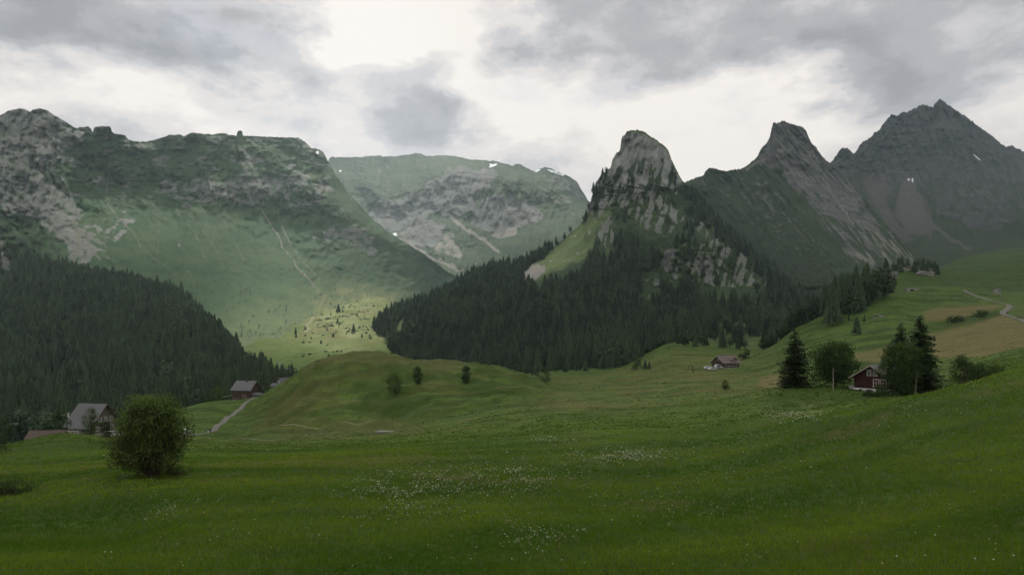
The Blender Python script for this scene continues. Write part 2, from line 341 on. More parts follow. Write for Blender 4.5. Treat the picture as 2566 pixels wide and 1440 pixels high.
def mat_ground():
    m, nt, b = new_mat('meadow_turf')
    a = attr_(nt, 'gm'); sp = nt.nodes.new('ShaderNodeSeparateColor'); nt.links.new(a.outputs['Color'], sp.inputs[0])
    R, Gc, B, A = sp.outputs[0], sp.outputs[1], sp.outputs[2], a.outputs['Alpha']
    p = pos_(nt)
    n1 = noise_(nt, p, .9, 5, .65); n2 = noise_(nt, p, .12, 4, .6); n3 = noise_(nt, p, 5.0, 3, .6)
    streak = noise_(nt, pos_(nt, (.05, .7, .3), (0, 0, .35)), 1.0, 4, .6)
    base = mixc(nt, mrange(nt, n2, .3, .7), (.057, .102, .013), (.094, .142, .023))
    nst = noise_(nt, pos_(nt, (.10, .34, .5), (0, 0, .15)), 1.0, 5, .68)
    base = mixc(nt, math_(nt, 'MULTIPLY', mrange(nt, nst, .46, .60), .75), base, (.029, .055, .010))
    base = mixc(nt, math_(nt, 'MULTIPLY', mrange(nt, nst, .55, .40, 0, 1), .0), base, (.12, .13, .04))
    base = mixc(nt, math_(nt, 'MULTIPLY', mrange(nt, n1, .42, .68), .55), base, (.030, .054, .009))
    lush = mixc(nt, mrange(nt, n1, .3, .7), (.022, .044, .0045), (.036, .064, .007))
    lush = mixc(nt, math_(nt, 'MULTIPLY', mrange(nt, n3, .5, .75), .35), lush, (.062, .09, .015))
    hay = mixc(nt, mrange(nt, streak, .35, .65), (.098, .088, .030), (.150, .128, .048))
    c = mixc(nt, Gc, base, lush)
    c = mixc(nt, R, c, hay)
    c = mixc(nt, B, c, mixc(nt, mrange(nt, n1, .3, .7), (.075, .066, .024), (.115, .092, .036)))
    c = mixc(nt, math_(nt, 'MULTIPLY', A, mrange(nt, n3, .35, .65, .55, 1)), c, (.195, .215, .098))
    nt.links.new(c, b.inputs['Base Color']); b.inputs['Roughness'].default_value = .9; b.inputs['Specular IOR Level'].default_value = .1
    h = math_(nt, 'ADD', math_(nt, 'MULTIPLY', n1, .5), math_(nt, 'MULTIPLY', n3, .15))
    bump_(nt, b, h, .5, .8)
    return m
def grid_faces(nr, nc):
    i = np.arange(nr*nc).reshape(nr, nc)
    return np.stack([i[:-1, :-1].ravel(), i[:-1, 1:].ravel(), i[1:, 1:].ravel(), i[1:, :-1].ravel()], 1)
ground = mesh_np('ground', np.stack([gX, gY, gZ], -1).reshape(-1, 3), grid_faces(NR, NC), mat_ground(), smooth=True, attr={'gm': gM.reshape(-1, 4)})
tag(ground, 'rolling green alpine meadow and grassy knolls filling the valley', 'meadow', kind='structure')
# the land all round and behind, reaching the horizon
def base_land():
    r = np.array([0, 40, 120, 400, 1200, 3500, 9000, 15000.]); n = 64
    V = [(0, 0, -9.5)]
    for q in r[1:]:
        for k in range(n):
            t = 2*PI*k/n; x, y = q*math.sin(t), q*math.cos(t)
            z = -9.5-q*.02 if y < 0 else -9.5-q*.5
            V.append((x, y, max(z, -70)))
    fs3 = [(0, 1+(k+1) % n, 1+k) for k in range(n)]
    fs4 = [(1+i*n+k, 1+i*n+(k+1) % n, 1+(i+1)*n+(k+1) % n, 1+(i+1)*n+k) for i in range(len(r)-2) for k in range(n)]
    o = mesh_np('terrain', V, [np.array(fs3), np.array(fs4)], simple('distant_turf', (.06, .085, .025), .9, .3, .02), smooth=True)
    tag(o, 'low land below and beyond the meadow', 'land', kind='structure')
base_land()
# ------------------------------------------------------------------ MOUNTAINS: lofted through surveyed lines (x, y, distance), foot first, crest last
SURF = {}
def line_at(L, xs):
    L = np.array(L, float)
    return np.interp(xs, L[:, 0], L[:, 1]), pchip(L[:, 0], L[:, 2], xs)
def loft(name, lines, x0, x1, nx, rows, relief, jag=(1.5, 14), back=(15, 60, 160, 400), backdrop=1.0, mask=None, mat=None, label=None, hole=None, spread=None):
    xs = np.linspace(x0, x1, nx)
    ys, ds = zip(*[line_at(L, xs) for L in lines]); K = len(lines)
    ys = np.stack(ys); ds = np.stack(ds)
    crest = ys[-1]
    j = jag[0]*fbm(xs/jag[1], xs*0+3, 4, 77)+jag[0]*.7*np.sign(fbm(xs/(jag[1]*.5), xs*0+9, 2, 78))*sstep(.2, .5, np.abs(fbm(xs/(jag[1]*.5), xs*0+9, 2, 78)))
    ys[-1] = crest+j
    t = np.concatenate([np.linspace(k, k+1, rows[k], endpoint=False) for k in range(K-1)]+[[K-1]])
    tk = np.arange(K, dtype=float)
    PY = np.stack([np.interp(t, tk, ys[:, i]) for i in range(nx)], 1) if K == 2 else pchip(tk, ys, t)
    PD = pchip(tk, ds, t)
    PX = np.repeat(xs[None], len(t), 0)
    zz_ = (HY-PY)/F*PD; sl_ = np.abs(np.gradient(zz_, axis=0))/(np.abs(np.gradient(PD, axis=0))+1e-6)
    sl_ = np.clip(sl_/1.1, .12, 1.0)
    for _ in range(8): sl_[1:-1] = .25*sl_[:-2]+.5*sl_[1:-1]+.25*sl_[2:]
    PD = PD+relief(PX, PY, PD, t[:, None]/(K-1))*sl_
    Z = (HY-PY)/F*PD
    zc, dc = Z[-1], PD[-1]
    for b in back:
        w = 6*fbm(xs/30, xs*0+b, 3, 80)
        PX = np.vstack([PX, xs[None]]); PD = np.vstack([PD, (dc+b)[None]])
        zz = zc-backdrop*(b*.75)+w*b/160
        Z = np.vstack([Z, np.maximum(zz, -60)[None]]); PY = np.vstack([PY, (HY-F*zz/(dc+b))[None]])
    nr = PX.shape[0]
    X = (PX-CX)/F*PD
    V = np.stack([X, PD, Z], -1)
    fs = grid_faces(nr, nx)
    MK = mask(PX, PY, X, PD, Z)
    if hole is not None:
        fx = PX.ravel()[fs].mean(1); fy = PY.ravel()[fs].mean(1)
        fs = fs[((fx-hole[0])/hole[2])**2+((fy-hole[1])/hole[3])**2 + .9*((fx-hole[0])*(fy-hole[1]))/(hole[2]*hole[3]) > 1]
    o = mesh_np(name, V.reshape(-1, 3), fs, mat, smooth=True, attr={'gm': MK['gm'].reshape(-1, 4), 'gn': MK['gn'].reshape(-1, 4)})
    tag(o, label, 'mountain', kind='structure')
    SURF[name] = dict(V=V, PX=PX, PY=PY, nf=len(t), forest=MK.get('forest'), o=o)
    return o
def pack(rock, scree, snow, tone, dark, red=None, dry_or_lit=None):
    z = np.zeros_like(rock)
    return dict(gm=np.clip(np.stack([rock, scree, snow, tone], -1), 0, 1), gn=np.clip(np.stack([dark, z if red is None else red, z if dry_or_lit is None else dry_or_lit, z+1], -1), 0, 1))
def mat_mountain(name, rock0, rock1, grass0, grass1, strat=(0.02, .02, .12), rot=(0, .35, 0), bump=8., scree=(.26, .245, .215), shrub=(.022, .034, .016), streakrot=.5):
    m, nt, b = new_mat(name)
    a = attr_(nt, 'gm'); s1 = nt.nodes.new('ShaderNodeSeparateColor'); nt.links.new(a.outputs['Color'], s1.inputs[0])
    g = attr_(nt, 'gn'); s2 = nt.nodes.new('ShaderNodeSeparateColor'); nt.links.new(g.outputs['Color'], s2.inputs[0])
    p = pos_(nt)
    nf = noise_(nt, p, .055, 6, .68); nm = noise_(nt, p, .012, 5, .6); nfine = noise_(nt, p, .22, 4, .65)
    st = noise_(nt, pos_(nt, strat, rot), 1.0, 6, .68, .6)
    rock = mixc(nt, mrange(nt, st, .33, .62), rock0, rock1)
    crack = mrange(nt, math_(nt, 'ABSOLUTE', math_(nt, 'SUBTRACT', st, .5)), 0, .022, .45, 1)
    rock = mixc(nt, crack, tuple(c*.35 for c in rock0), rock)
    rock = mixc(nt, math_(nt, 'MULTIPLY', mrange(nt, nm, .52, .7), .22), rock, tuple(x*y for x, y in zip(rock1, (1.1, .98, .78))))
    rock = mixc(nt, math_(nt, 'MULTIPLY', s2.outputs[1], .55), rock, tuple(c*.35 for c in rock1))  # red mask also darkens rock; paints the horn's dim lower cliffs
    grass = mixc(nt, mrange(nt, nm, .35, .65), grass0, grass1)
    grass = mixc(nt, math_(nt, 'MULTIPLY', mrange(nt, nf, .5, .68), .55), grass, tuple(c*.55 for c in grass0))
    grass = mixc(nt, s2.outputs[2], grass, (.165, .175, .078))  # pale mix stands for sunlight along the valley side
    # edge of rock broken up by fine noise
    e = math_(nt, 'ADD', s1.outputs[0], math_(nt, 'MULTIPLY', math_(nt, 'SUBTRACT', nfine, .5), .6))
    e = math_(nt, 'ADD', e, math_(nt, 'MULTIPLY', math_(nt, 'SUBTRACT', nf, .5), .75))
    c = mixc(nt, mrange(nt, e, .36, .66, smooth=True), grass, rock)
    sc = mixc(nt, mrange(nt, nfine, .3, .7), tuple(x*.62 for x in scree), tuple(x*.95 for x in scree))
    sc = mixc(nt, s2.outputs[1], sc, (.080, .076, .071))
    e2 = math_(nt, 'ADD', s1.outputs[1], math_(nt, 'MULTIPLY', math_(nt, 'SUBTRACT', nfine, .5), .7))
    c = mixc(nt, mrange(nt, e2, .35, .7, smooth=True), c, sc)
    e3 = math_(nt, 'ADD', s2.outputs[0], math_(nt, 'MULTIPLY', math_(nt, 'SUBTRACT', nfine, .5), 1.0))
    c = mixc(nt, mrange(nt, e3, .4, .65, smooth=True), c, shrub)
    c = mixc(nt, mrange(nt, s1.outputs[2], .4, .6), c, (.8, .82, .85))
    nt.links.new(c, b.inputs['Base Color']); b.inputs['Roughness'].default_value = .9; b.inputs['Specular IOR Level'].default_value = .1
    hh = math_(nt, 'ADD', math_(nt, 'MULTIPLY', st, math_(nt, 'ADD', math_(nt, 'MULTIPLY', s1.outputs[0], 1.0), .1)), math_(nt, 'MULTIPLY', nf, .5))
    bump_(nt, b, hh, bump, 1)
    return m
# ---- left wall of the valley
LW = [
 [(-300,980,700),(0,960,720),(400,955,760),(560,935,780),(690,930,720),(740,905,850),(800,850,1130),(860,800,1420),(930,770,1620),(1010,755,1800),(1120,745,2050),(1220,740,2200)],
 [(-300,760,1150),(0,745,1180),(200,700,1250),(400,690,1330),(560,705,1350),(700,720,1380),(800,720,1500),(860,715,1620),(930,705,1760),(1010,705,1880),(1120,722,2080),(1220,730,2220)],
 [(-300,500,1420),(0,500,1450),(100,510,1500),(200,520,1640),(300,520,1720),(400,515,1780),(560,515,1800),(650,520,1800),(760,545,1790),(830,575,1800),(930,615,1880),(1010,645,1950),(1120,700,2110),(1220,722,2240)],
 [(-300,440,1470),(0,420,1520),(100,420,1600),(200,430,1760),(300,450,1830),(400,460,1860),(560,450,1870),(650,450,1860),(760,470,1840),(830,520,1840),(930,580,1910),(1010,620,1970),(1120,694,2118),(1220,720,2245)],
 [(-300,330,1600),(-100,310,1640),(-40,300,1650),(0,289,1700),(20,278,1700),(45,272,1700),(60,273,1700),(76,280,1710),(86,273,1710),(100,272,1720),(118,276,1730),(140,291,1750),(165,305,1780),(188,321,1800),(200,319,1810),(222,317,1820),(229,323,1820),(232,335,1825),(236,320,1825),(245,317,1830),(258,316,1830),(277,317,1835),(280,330,1840),(287,335,1845),(312,338,1860),(322,350,1880),(345,355,1900),(368,355,1920),(400,347,1940),(425,338,1950),(450,337,1960),(462,341,1960),(480,332,1970),(530,337,1980),(560,333,1985),(575,338,1990),(593,340,1990),(595,328,1990),(606,327,1990),(608,340,1990),(640,341,2000),(700,344,2000),(748,345,2000),(765,356,2000),(780,371,2000),(800,374,2000),(812,383,2000),(818,396,2000),(823,405,2000),(840,437,1990),(870,480,1980),(930,545,1970),(985,590,1980),(1060,635,2030),(1120,680,2125),(1150,695,2170),(1220,715,2250)],
]
def rel_lw(px, py, d, v):
    a = sstep(0, .2, v)
    g = ridged((px+.42*py)/75, py/420, 4, 101)
    r = fbm(px/60, py/45, 5, 103)
    h = fbm(px/16, py/14, 4, 104)
    butt = sstep(420, 120, px+.3*(py-400))
    a = a*(1-.6*sstep(800, 880, px))
    band = np.exp(-((py-478-18*np.sin(px/90))/34)**2)*sstep(380, 460, px)*(1-sstep(800, 860, px))
    return a*(-18*g*(1-.5*butt)+26*r+9*h+butt*(24*ridged((px+.3*py)/40, py/120, 4, 105)+3*h)+band*(-16*ridged(px/13, py/70, 3, 106))-22*np.exp(-((py-455)/12)**2)*0)
def mask_lw(px, py, X, D, Z):
    n = fbm(px/22, py/16, 4, 111); nst = fbm((px+.3*py)/40, (py-.1*px)/7, 4, 112)
    crest = np.interp(px, [p[0] for p in LW[-1]], [p[1] for p in LW[-1]])
    rock = np.zeros_like(px)
    A = pmask(px, py, [(-350,250),(0,262),(100,262),(175,305),(205,352),(165,395),(125,420),(160,455),(205,520),(196,560),(235,600),(270,645),(210,650),(170,650),(150,600),(90,560),(0,520),(-350,500)], 10, 22, 45, 113)
    rock = np.maximum(rock, A*(.72+.55*n))
    top = sstep(60, 8, py-crest)*(px < 830)
    rock = np.maximum(rock, top*(.42+.55*nst))
    B = pmask(px, py, [(380,470),(480,448),(560,455),(610,425),(700,430),(760,440),(835,450),(835,490),(760,480),(690,500),(650,530),(600,515),(560,505),(470,505),(390,495)], 8, 16, 40, 114)
    rock = np.maximum(rock, B*(.58+.6*n))
    C = pmask(px, py, [(780,590),(850,562),(925,572),(948,600),(942,642),(900,628),(860,606),(800,606)], 8, 10, 30, 115)
    rock = np.maximum(rock, C*(.6+.6*n))
    Dm = pmask(px, py, [(560,345),(640,345),(650,430),(600,420),(575,400)], 10, 14, 30, 116); rock = np.maximum(rock, Dm*(.35+.7*n))
    E = pmask(px, py, [(200,560),(260,560),(330,520),(345,560),(300,600),(250,640),(215,640)], 10, 16, 30, 117); rock = np.maximum(rock, E*(.42+.8*n))
    rock = np.maximum(rock, sstep(.12, .45, fbm(px/55, py/26, 4, 118)+.35*nst)*(py < 520)*.62)
    scree = np.zeros_like(px)
    for L, w in (([(587,377),(635,450),(649,512),(694,589),(729,648),(764,690),(790,720)], 2.6), ([(545,526),(587,599),(612,655)], 1.2), ([(476,533),(535,613),(560,670)], 1.3),
                 ([(243,457),(292,547),(330,575),(358,624),(440,690)], 1.6), ([(278,394),(267,492)], 1.5), ([(385,510),(400,560),(395,640)], 1.1), ([(640,470),(648,520)], 5),
                 ([(176,545),(215,600),(240,640)], 3), ([(190,560),(196,610),(186,650)], 6), ([(205,575),(225,620),(250,650)], 3), ([(520,520),(500,480)], 2), ([(850,520),(905,590)], 2), ([(700,560),(745,640),(800,700)], 1.8)):
        scree = np.maximum(scree, lmask(px, py, L, w*1.25, 5, 40, 121)*(.66+.28*n))
    gul = sstep(.62, .9, ridged((px-.42*(py-500))/46, py/900, 3, 122))*sstep(500, 540, py)*(1-sstep(680, 760, py))*(px > 330)*(px < 1000)
    scree = np.maximum(scree, gul*(.35+.5*n))
    tone = .5+.8*fbm(px/120, py/70, 3, 123)+.25*sstep(520, 640, py)
    dots = sstep(.32, .5, fbm(px/7, py/3.2, 3, 124)+.2*fbm(px/80, py/50, 2, 125))*sstep(560, 700, py)*(px > 420)
    dark = dots*.9
    dark = np.maximum(dark, pmask(px, py, [(700,650),(800,640),(880,690),(800,720),(720,700)], 20, 20, 40, 126)*sstep(0, .5, n)*.6)
    dark = np.maximum(dark, pmask(px, py, [(90,420),(150,440),(185,500),(150,480),(110,455)], 6, 10, 25, 127)*.8)
    dark = np.maximum(dark, pmask(px, py, [(-300,520),(60,540),(120,570),(180,640),(160,700),(-300,760)], 12, 20, 40, 128)*(.42+.6*n))
    scree = np.maximum(scree, lmask(px, py, [(-5,590),(10,630),(20,680),(35,715)], 7, 10, 20, 129)*.9)
    snow = px*0
    dry_or_lit = pmask(px, py, [(745,800),(800,735),(890,712),(1010,735),(1010,790),(860,860),(760,880)], 30, 26, 40, 131)*(.6+.6*n)  # sunlit strip of the valley floor continued as paler colour up the wall
    dry_or_lit = np.maximum(dry_or_lit, .42*pmask(px, py, [(560,810),(700,765),(800,735),(780,900),(700,970),(600,900)], 45, 26, 40, 132)*(.7+.6*n))
    forest = np.maximum(pmask(px, py, [(-300,530),(60,545),(110,575),(150,620),(190,655),(160,720),(-300,800)], 10, 20, 40, 130)*.6, 0)
    d = pack(rock, scree, snow, tone, dark, None, dry_or_lit); d['forest'] = forest; return d
m_lw = mat_mountain('left_wall_ground', (.122,.128,.112), (.188,.193,.172), (.034,.070,.030), (.058,.092,.040), strat=(.010,.010,.055), bump=4, scree=(.185,.178,.145))
# ---- back wall closing the valley
BW = [
 [(700,760,2100),(900,745,2150),(1100,770,2050),(1200,750,2100),(1300,720,2200),(1400,700,2300),(1560,660,2400)],
 [(700,640,2600),(900,600,2600),(985,590,2560),(1060,640,2420),(1130,660,2350),(1200,650,2420),(1300,615,2560),(1400,590,2700),(1560,560,2800)],
 [(700,510,2900),(900,500,2900),(1000,540,2750),(1095,540,2740),(1180,560,2700),(1234,580,2720),(1303,570,2800),(1369,545,2900),(1450,530,2980),(1560,530,3000)],
 [(700,440,3150),(850,430,3150),(960,500,2850),(1043,475,2900),(1102,440,2980),(1140,420,3050),(1190,430,3080),(1250,440,3100),(1300,450,3120),(1380,470,3150),(1450,510,3120),(1560,525,3050)],
 [(700,415,3400),(800,410,3400),(822,405,3400),(826,396,3400),(832,393,3400),(860,394,3400),(900,394,3400),(940,389,3400),(952,390,3400),(960,394,3400),(975,390,3400),(990,392,3400),(1020,387,3400),(1052,383,3400),(1058,386,3400),(1070,392,3400),(1090,389,3400),(1130,390,3400),(1150,393,3400),(1180,400,3400),(1200,400,3400),(1240,404,3400),(1285,415,3380),(1297,410,3380),(1303,411,3380),(1337,430,3380),(1345,427,3380),(1355,421,3380),(1365,419,3380),(1380,421,3380),(1390,427,3380),(1430,444,3360),(1445,455,3350),(1457,475,3330),(1466,488,3310),(1473,502,3280),(1500,520,3200),(1560,540,3100)],
]
def rel_bw(px, py, d, v):
    a = sstep(0, .25, v)
    g = ridged((px-.55*py)/58, py/300, 4, 201)
    return a*(-34*g+40*fbm(px/55, py/38, 5, 202)+22*ridged((px+.2*py)/17, py/60, 4, 203)+6*fbm(px/9, py/9, 3, 204))
def mask_bw(px, py, X, D, Z):
    n = fbm(px/20, py/16, 4, 211); nst = fbm((px+.5*py)/36, (py-.3*px)/6, 4, 212)
    rock = np.zeros_like(px); dark = np.zeros_like(px)
    c1 = pmask(px, py, [(925,530),(949,508),(1043,480),(1102,449),(1126,415),(1180,418),(1248,430),(1240,467),(1190,490),(1192,526),(1150,540),(1095,536),(1015,575),(973,588),(939,560)], 8, 14, 40, 213)
    c2 = pmask(px, py, [(1217,494),(1286,487),(1342,508),(1369,543),(1303,575),(1234,588),(1178,560),(1185,520)], 8, 14, 40, 214)
    c3 = pmask(px, py, [(1000,580),(1057,548),(1119,560),(1110,600),(1088,623),(1022,612)], 8, 10, 40, 215)
    c4 = pmask(px, py, [(1050,505),(1100,470),(1130,505),(1110,535),(1060,530)], 8, 10, 40, 216)
    c5 = pmask(px, py, [(1390,425),(1450,455),(1475,505),(1440,500),(1400,470),(1350,440)], 8, 8, 30, 217)
    rock = np.maximum.reduce([c1*(.85+.3*n), c2*(.75+.3*n), c3*(.9+.2*n), c5*(.5+.5*n), .5*sstep(.05, .45, nst+.4*n)*(py < 520)])
    scree = np.maximum.reduce([
        pmask(px, py, [(1123,571),(1165,637),(1150,650),(1095,640),(1085,625)], 6, 8, 30, 221)*(.6+.4*n),
        pmask(px, py, [(1220,588),(1300,560),(1290,590),(1250,600)], 5, 6, 30, 222)*.8,
        lmask(px, py, [(1100,515),(1160,570),(1215,605),(1250,630)], 5, 6, 30, 223)*.8,
        lmask(px, py, [(990,585),(1040,620),(1090,650),(1150,680)], 4, 5, 30, 224)*.8,
        pmask(px, py, [(1095,620),(1160,650),(1250,660),(1180,690),(1120,690)], 14, 14, 40, 225)*(.3+.7*n),
        pmask(px, py, [(1340,450),(1450,520),(1440,545),(1380,510)], 10, 14, 30, 226)*(.25+.8*nst)])
    snow = np.maximum.reduce([
        pmask(px, py, [(1226,410),(1236,412),(1246,409),(1244,414),(1234,418),(1224,420),(1229,415)], 1.2, 0, 30),
        pmask(px, py, [(1338,431),(1350,424),(1356,424),(1346,431)], 1.0, 0, 30),
        pmask(px, py, [(1369,424),(1385,427),(1414,438),(1412,441),(1383,432)], 1.0, 0, 30),
        pmask(px, py, [(983,585),(993,583),(996,591),(990,591)], 1.0, 0, 30),
        pmask(px, py, [(850,427),(856,426),(856,430),(850,430)], .8, 0, 30)])
    tone = .55+.8*fbm(px/90, py/60, 3, 231)+.5*pmask(px, py, [(1270,430),(1330,450),(1450,540),(1420,545),(1330,490)], 16, 10, 40, 232)
    dark = pmask(px, py, [(1300,580),(1340,545),(1400,560),(1380,620),(1310,615)], 10, 14, 40, 233)*sstep(-.2, .4, n)*.55
    d = pack(rock, scree, snow, tone, dark); return d
m_bw = mat_mountain('back_wall_ground', (.10,.105,.097), (.178,.183,.168), (.046,.072,.044), (.070,.094,.050), strat=(.008,.008,.03), rot=(0, -.5, 0), bump=10)
# ---- the steep horn in the middle with its wooded flanks
CP = [
 [(840,960,950),(900,915,880),(1000,935,740),(1100,945,640),(1200,950,560),(1300,955,520),(1400,960,480),(1500,942,470),(1600,922,470),(1700,890,430),(1800,890,432),(1900,895,436),(2000,900,440),(2080,900,440),(2160,905,450)],
 [(840,945,1010),(900,880,990),(960,845,960),(1100,800,880),(1200,775,860),(1300,752,850),(1400,738,840),(1500,728,820),(1600,730,790),(1700,728,760),(1800,722,750),(1880,716,760),(1930,716,770),(2000,765,740),(2080,820,720),(2160,845,720)],
 [(840,938,1040),(905,862,1040),(960,812,1030),(1100,762,1010),(1200,715,1030),(1300,690,1050),(1400,655,1070),(1450,640,1060),(1500,625,1020),(1600,600,930),(1660,600,880),(1700,608,850),(1760,600,850),(1800,612,850),(1850,650,840),(1900,690,830),(1960,725,820),(2000,760,790),(2080,815,770),(2160,842,750)],
 [(840,930,1070),(905,853,1075),(960,796,1080),(1100,742,1100),(1200,690,1150),(1300,665,1190),(1400,620,1220),(1450,585,1210),(1500,530,1170),(1540,510,1110),(1600,500,1060),(1660,490,1060),(1712,510,1060),(1760,550,1040),(1800,580,1020),(1850,628,990),(1900,672,950),(1960,716,900),(2000,755,860),(2080,812,800),(2160,840,770)],
 [(840,925,1090),(905,850,1085),(960,792,1090),(1080,742,1120),(1200,684,1180),(1300,660,1220),(1400,610,1250),(1450,566,1260),(1474,535,1260),(1480,505,1256),(1484,488,1254),(1492,461,1250),(1500,446,1247),(1510,434,1245),(1530,420,1240),(1534,402,1238),(1542,386,1236),(1552,380,1235),(1556,362,1235),(1557,343,1235),(1566,337,1235),(1572,329,1235),(1585,326,1235),(1605,326,1235),(1616,331,1235),(1629,342,1235),(1645,350,1235),(1659,362,1230),(1670,371,1226),(1677,383,1224),(1683,402,1220),(1692,418,1214),(1702,441,1206),(1711,453,1200),(1740,482,1185),(1762,508,1170),(1800,545,1140),(1830,575,1110),(1870,615,1070),(1900,645,1040),(1960,700,970),(2000,742,900),(2080,806,820),(2160,838,790)],
]
def rel_cp(px, py, d, v):
    a = sstep(0, .15, v)
    up = sstep(560, 460, py); cliff = sstep(560, 600, py)*(1-sstep(720, 740, py))*sstep(1600, 1660, px)
    return a*(16*fbm(px/70, py/60, 4, 301)+(14+20*up+6*cliff)*ridged((px+.15*py)/(26+20*(1-up)), py/130, 4, 302)*.9+7*fbm(px/14, py/18, 4, 303)+cliff*14*ridged((px-.5*py)/20, py/34, 4, 304))
R_CP = [[(1550,326),(1610,322),(1690,385),(1716,452),(1700,480),(1640,470),(1600,505),(1560,525),(1520,520),(1490,560),(1474,540),(1492,450),(1535,395)],
        [(1540,455),(1580,450),(1640,470),(1672,490),(1690,522),(1722,545),(1710,560),(1670,540),(1640,530),(1610,510),(1560,490)],
        [(1572,528),(1613,518),(1640,533),(1690,573),(1670,596),(1640,580),(1610,570),(1590,545)],
        [(1712,550),(1753,553),(1800,588),(1826,623),(1857,633),(1886,667),(1896,700),(1924,703),(1930,715),(1880,718),(1800,722),(1763,708),(1742,680),(1750,620),(1767,602),(1745,570)],
        [(1668,622),(1720,615),(1757,627),(1756,673),(1735,685),(1718,662),(1693,698),(1664,675),(1645,650)],
        [(1608,697),(1660,700),(1652,718),(1612,716)],
        [(1500,560),(1530,540),(1540,600),(1520,640),(1508,600)]]
MEADOW = [(1360,645),(1400,615),(1450,567),(1500,518),(1532,512),(1524,548),(1508,572),(1482,612),(1462,648),(1400,675),(1345,700),(1335,668)]
def mask_cp(px, py, X, D, Z):
    n = fbm(px/15, py/15, 4, 311); nv = fbm((px+.2*py)/8, py/24, 4, 312); nb = fbm((px+.25*py)/17, py/62, 4, 313)
    rock = np.zeros_like(px)
    for i, P in enumerate(R_CP): rock = np.maximum(rock, pmask(px, py, P, 6, 12, 28, 320+i))
    veg = sstep(-.06, .24, nb+.35*n+.12*sstep(400, 520, py)-.12*sstep(1690, 1600, px)*(py < 420))
    rockv = rock*(1-.7*veg*sstep(395, 430, py+.2*(px-1560)))
    topg = sstep(8, 2, py-np.interp(px, [p[0] for p in CP[-1]], [p[1] for p in CP[-1]]))*sstep(1560, 1580, px)*(px < 1712)
    mead = pmask(px, py, MEADOW, 8, 10, 30, 331)
    mead = np.maximum(mead, pmask(px, py, [(905,900),(985,832),(1000,806),(1020,800),(1010,830),(975,850),(930,890)], 4, 4, 30, 332))
    scree = pmask(px, py, [(1303,693),(1325,668),(1352,655),(1372,676),(1350,700),(1318,702)], 5, 8, 20, 333)*.9
    scree = np.maximum(scree, mead*.8*sstep(.3, .6, n))
    out = np.clip(rock+mead+scree, 0, 1)
    dark = (1-out)*1.0
    dark = np.maximum(dark, rock*veg*sstep(395, 430, py+.2*(px-1560))*.75)
    dark = np.maximum(dark, (1-rock)*(1-mead)*(1-scree))
    lightgreen = pmask(px, py, [(1600,745),(1760,735),(1900,740),(1960,760),(1900,800),(1760,790),(1640,780)], 15, 20, 50, 335)*sstep(-.1, .4, n)
    lightgreen = np.maximum(lightgreen, pmask(px, py, [(1790,800),(1850,780),(1880,850),(1800,860)], 12, 10, 40, 336))
    lightgreen = np.maximum(lightgreen, sstep(836, 850, py)*(px > 1680)*(px < 2000))
    dark = dark*(1-.8*lightgreen)
    rk2 = np.maximum.reduce([rock, pmask(px, py-20, MEADOW, 8, 8, 30, 331), pmask(px, py-36, MEADOW, 8, 8, 30, 331)])
    for i, P in enumerate(R_CP):
        for up_ in (14, 30, 44): rk2 = np.maximum(rk2, pmask(px, py-up_, P, 6, 8, 28, 320+i)*(1 if i else (up_ < 20)))
    forest = np.clip(1-rk2*1.25-mead*1.4-scree*1.4-lightgreen*.75, 0, 1)*sstep(440, 520, py)
    thin = np.maximum(pmask(px, py, [(1690,440),(1760,500),(1900,640),(1970,712),(1900,705),(1860,620),(1780,562),(1700,545)], 10, 10, 40, 337), pmask(px, py, [(1480,500),(1720,480),(1730,600),(1600,610),(1520,640),(1470,600)], 10, 10, 40, 338))
    forest = forest*(1-.72*thin)
    forest = np.where((py < 560) & (px > 1500) & (px < 1720), forest*.5, forest)
    forest = np.maximum(forest, .07*rock*veg*(py > 430))
    d = pack(rockv*(.9+.3*n)*(1-topg), scree, rock*0, .35+.9*mead+.3*lightgreen+.3*topg+.3*n, dark*(1-topg), sstep(480, 560, py)*(1-scree)); d['forest'] = forest; return d  # last mask darkens the lower cliffs' colour for their weaker light
m_cp = mat_mountain('horn_ground', (.145,.153,.137), (.235,.24,.215), (.045,.07,.02), (.10,.135,.042), strat=(.03,.03,.014), rot=(0, .25, 0), bump=3.5, shrub=(.028,.046,.018))
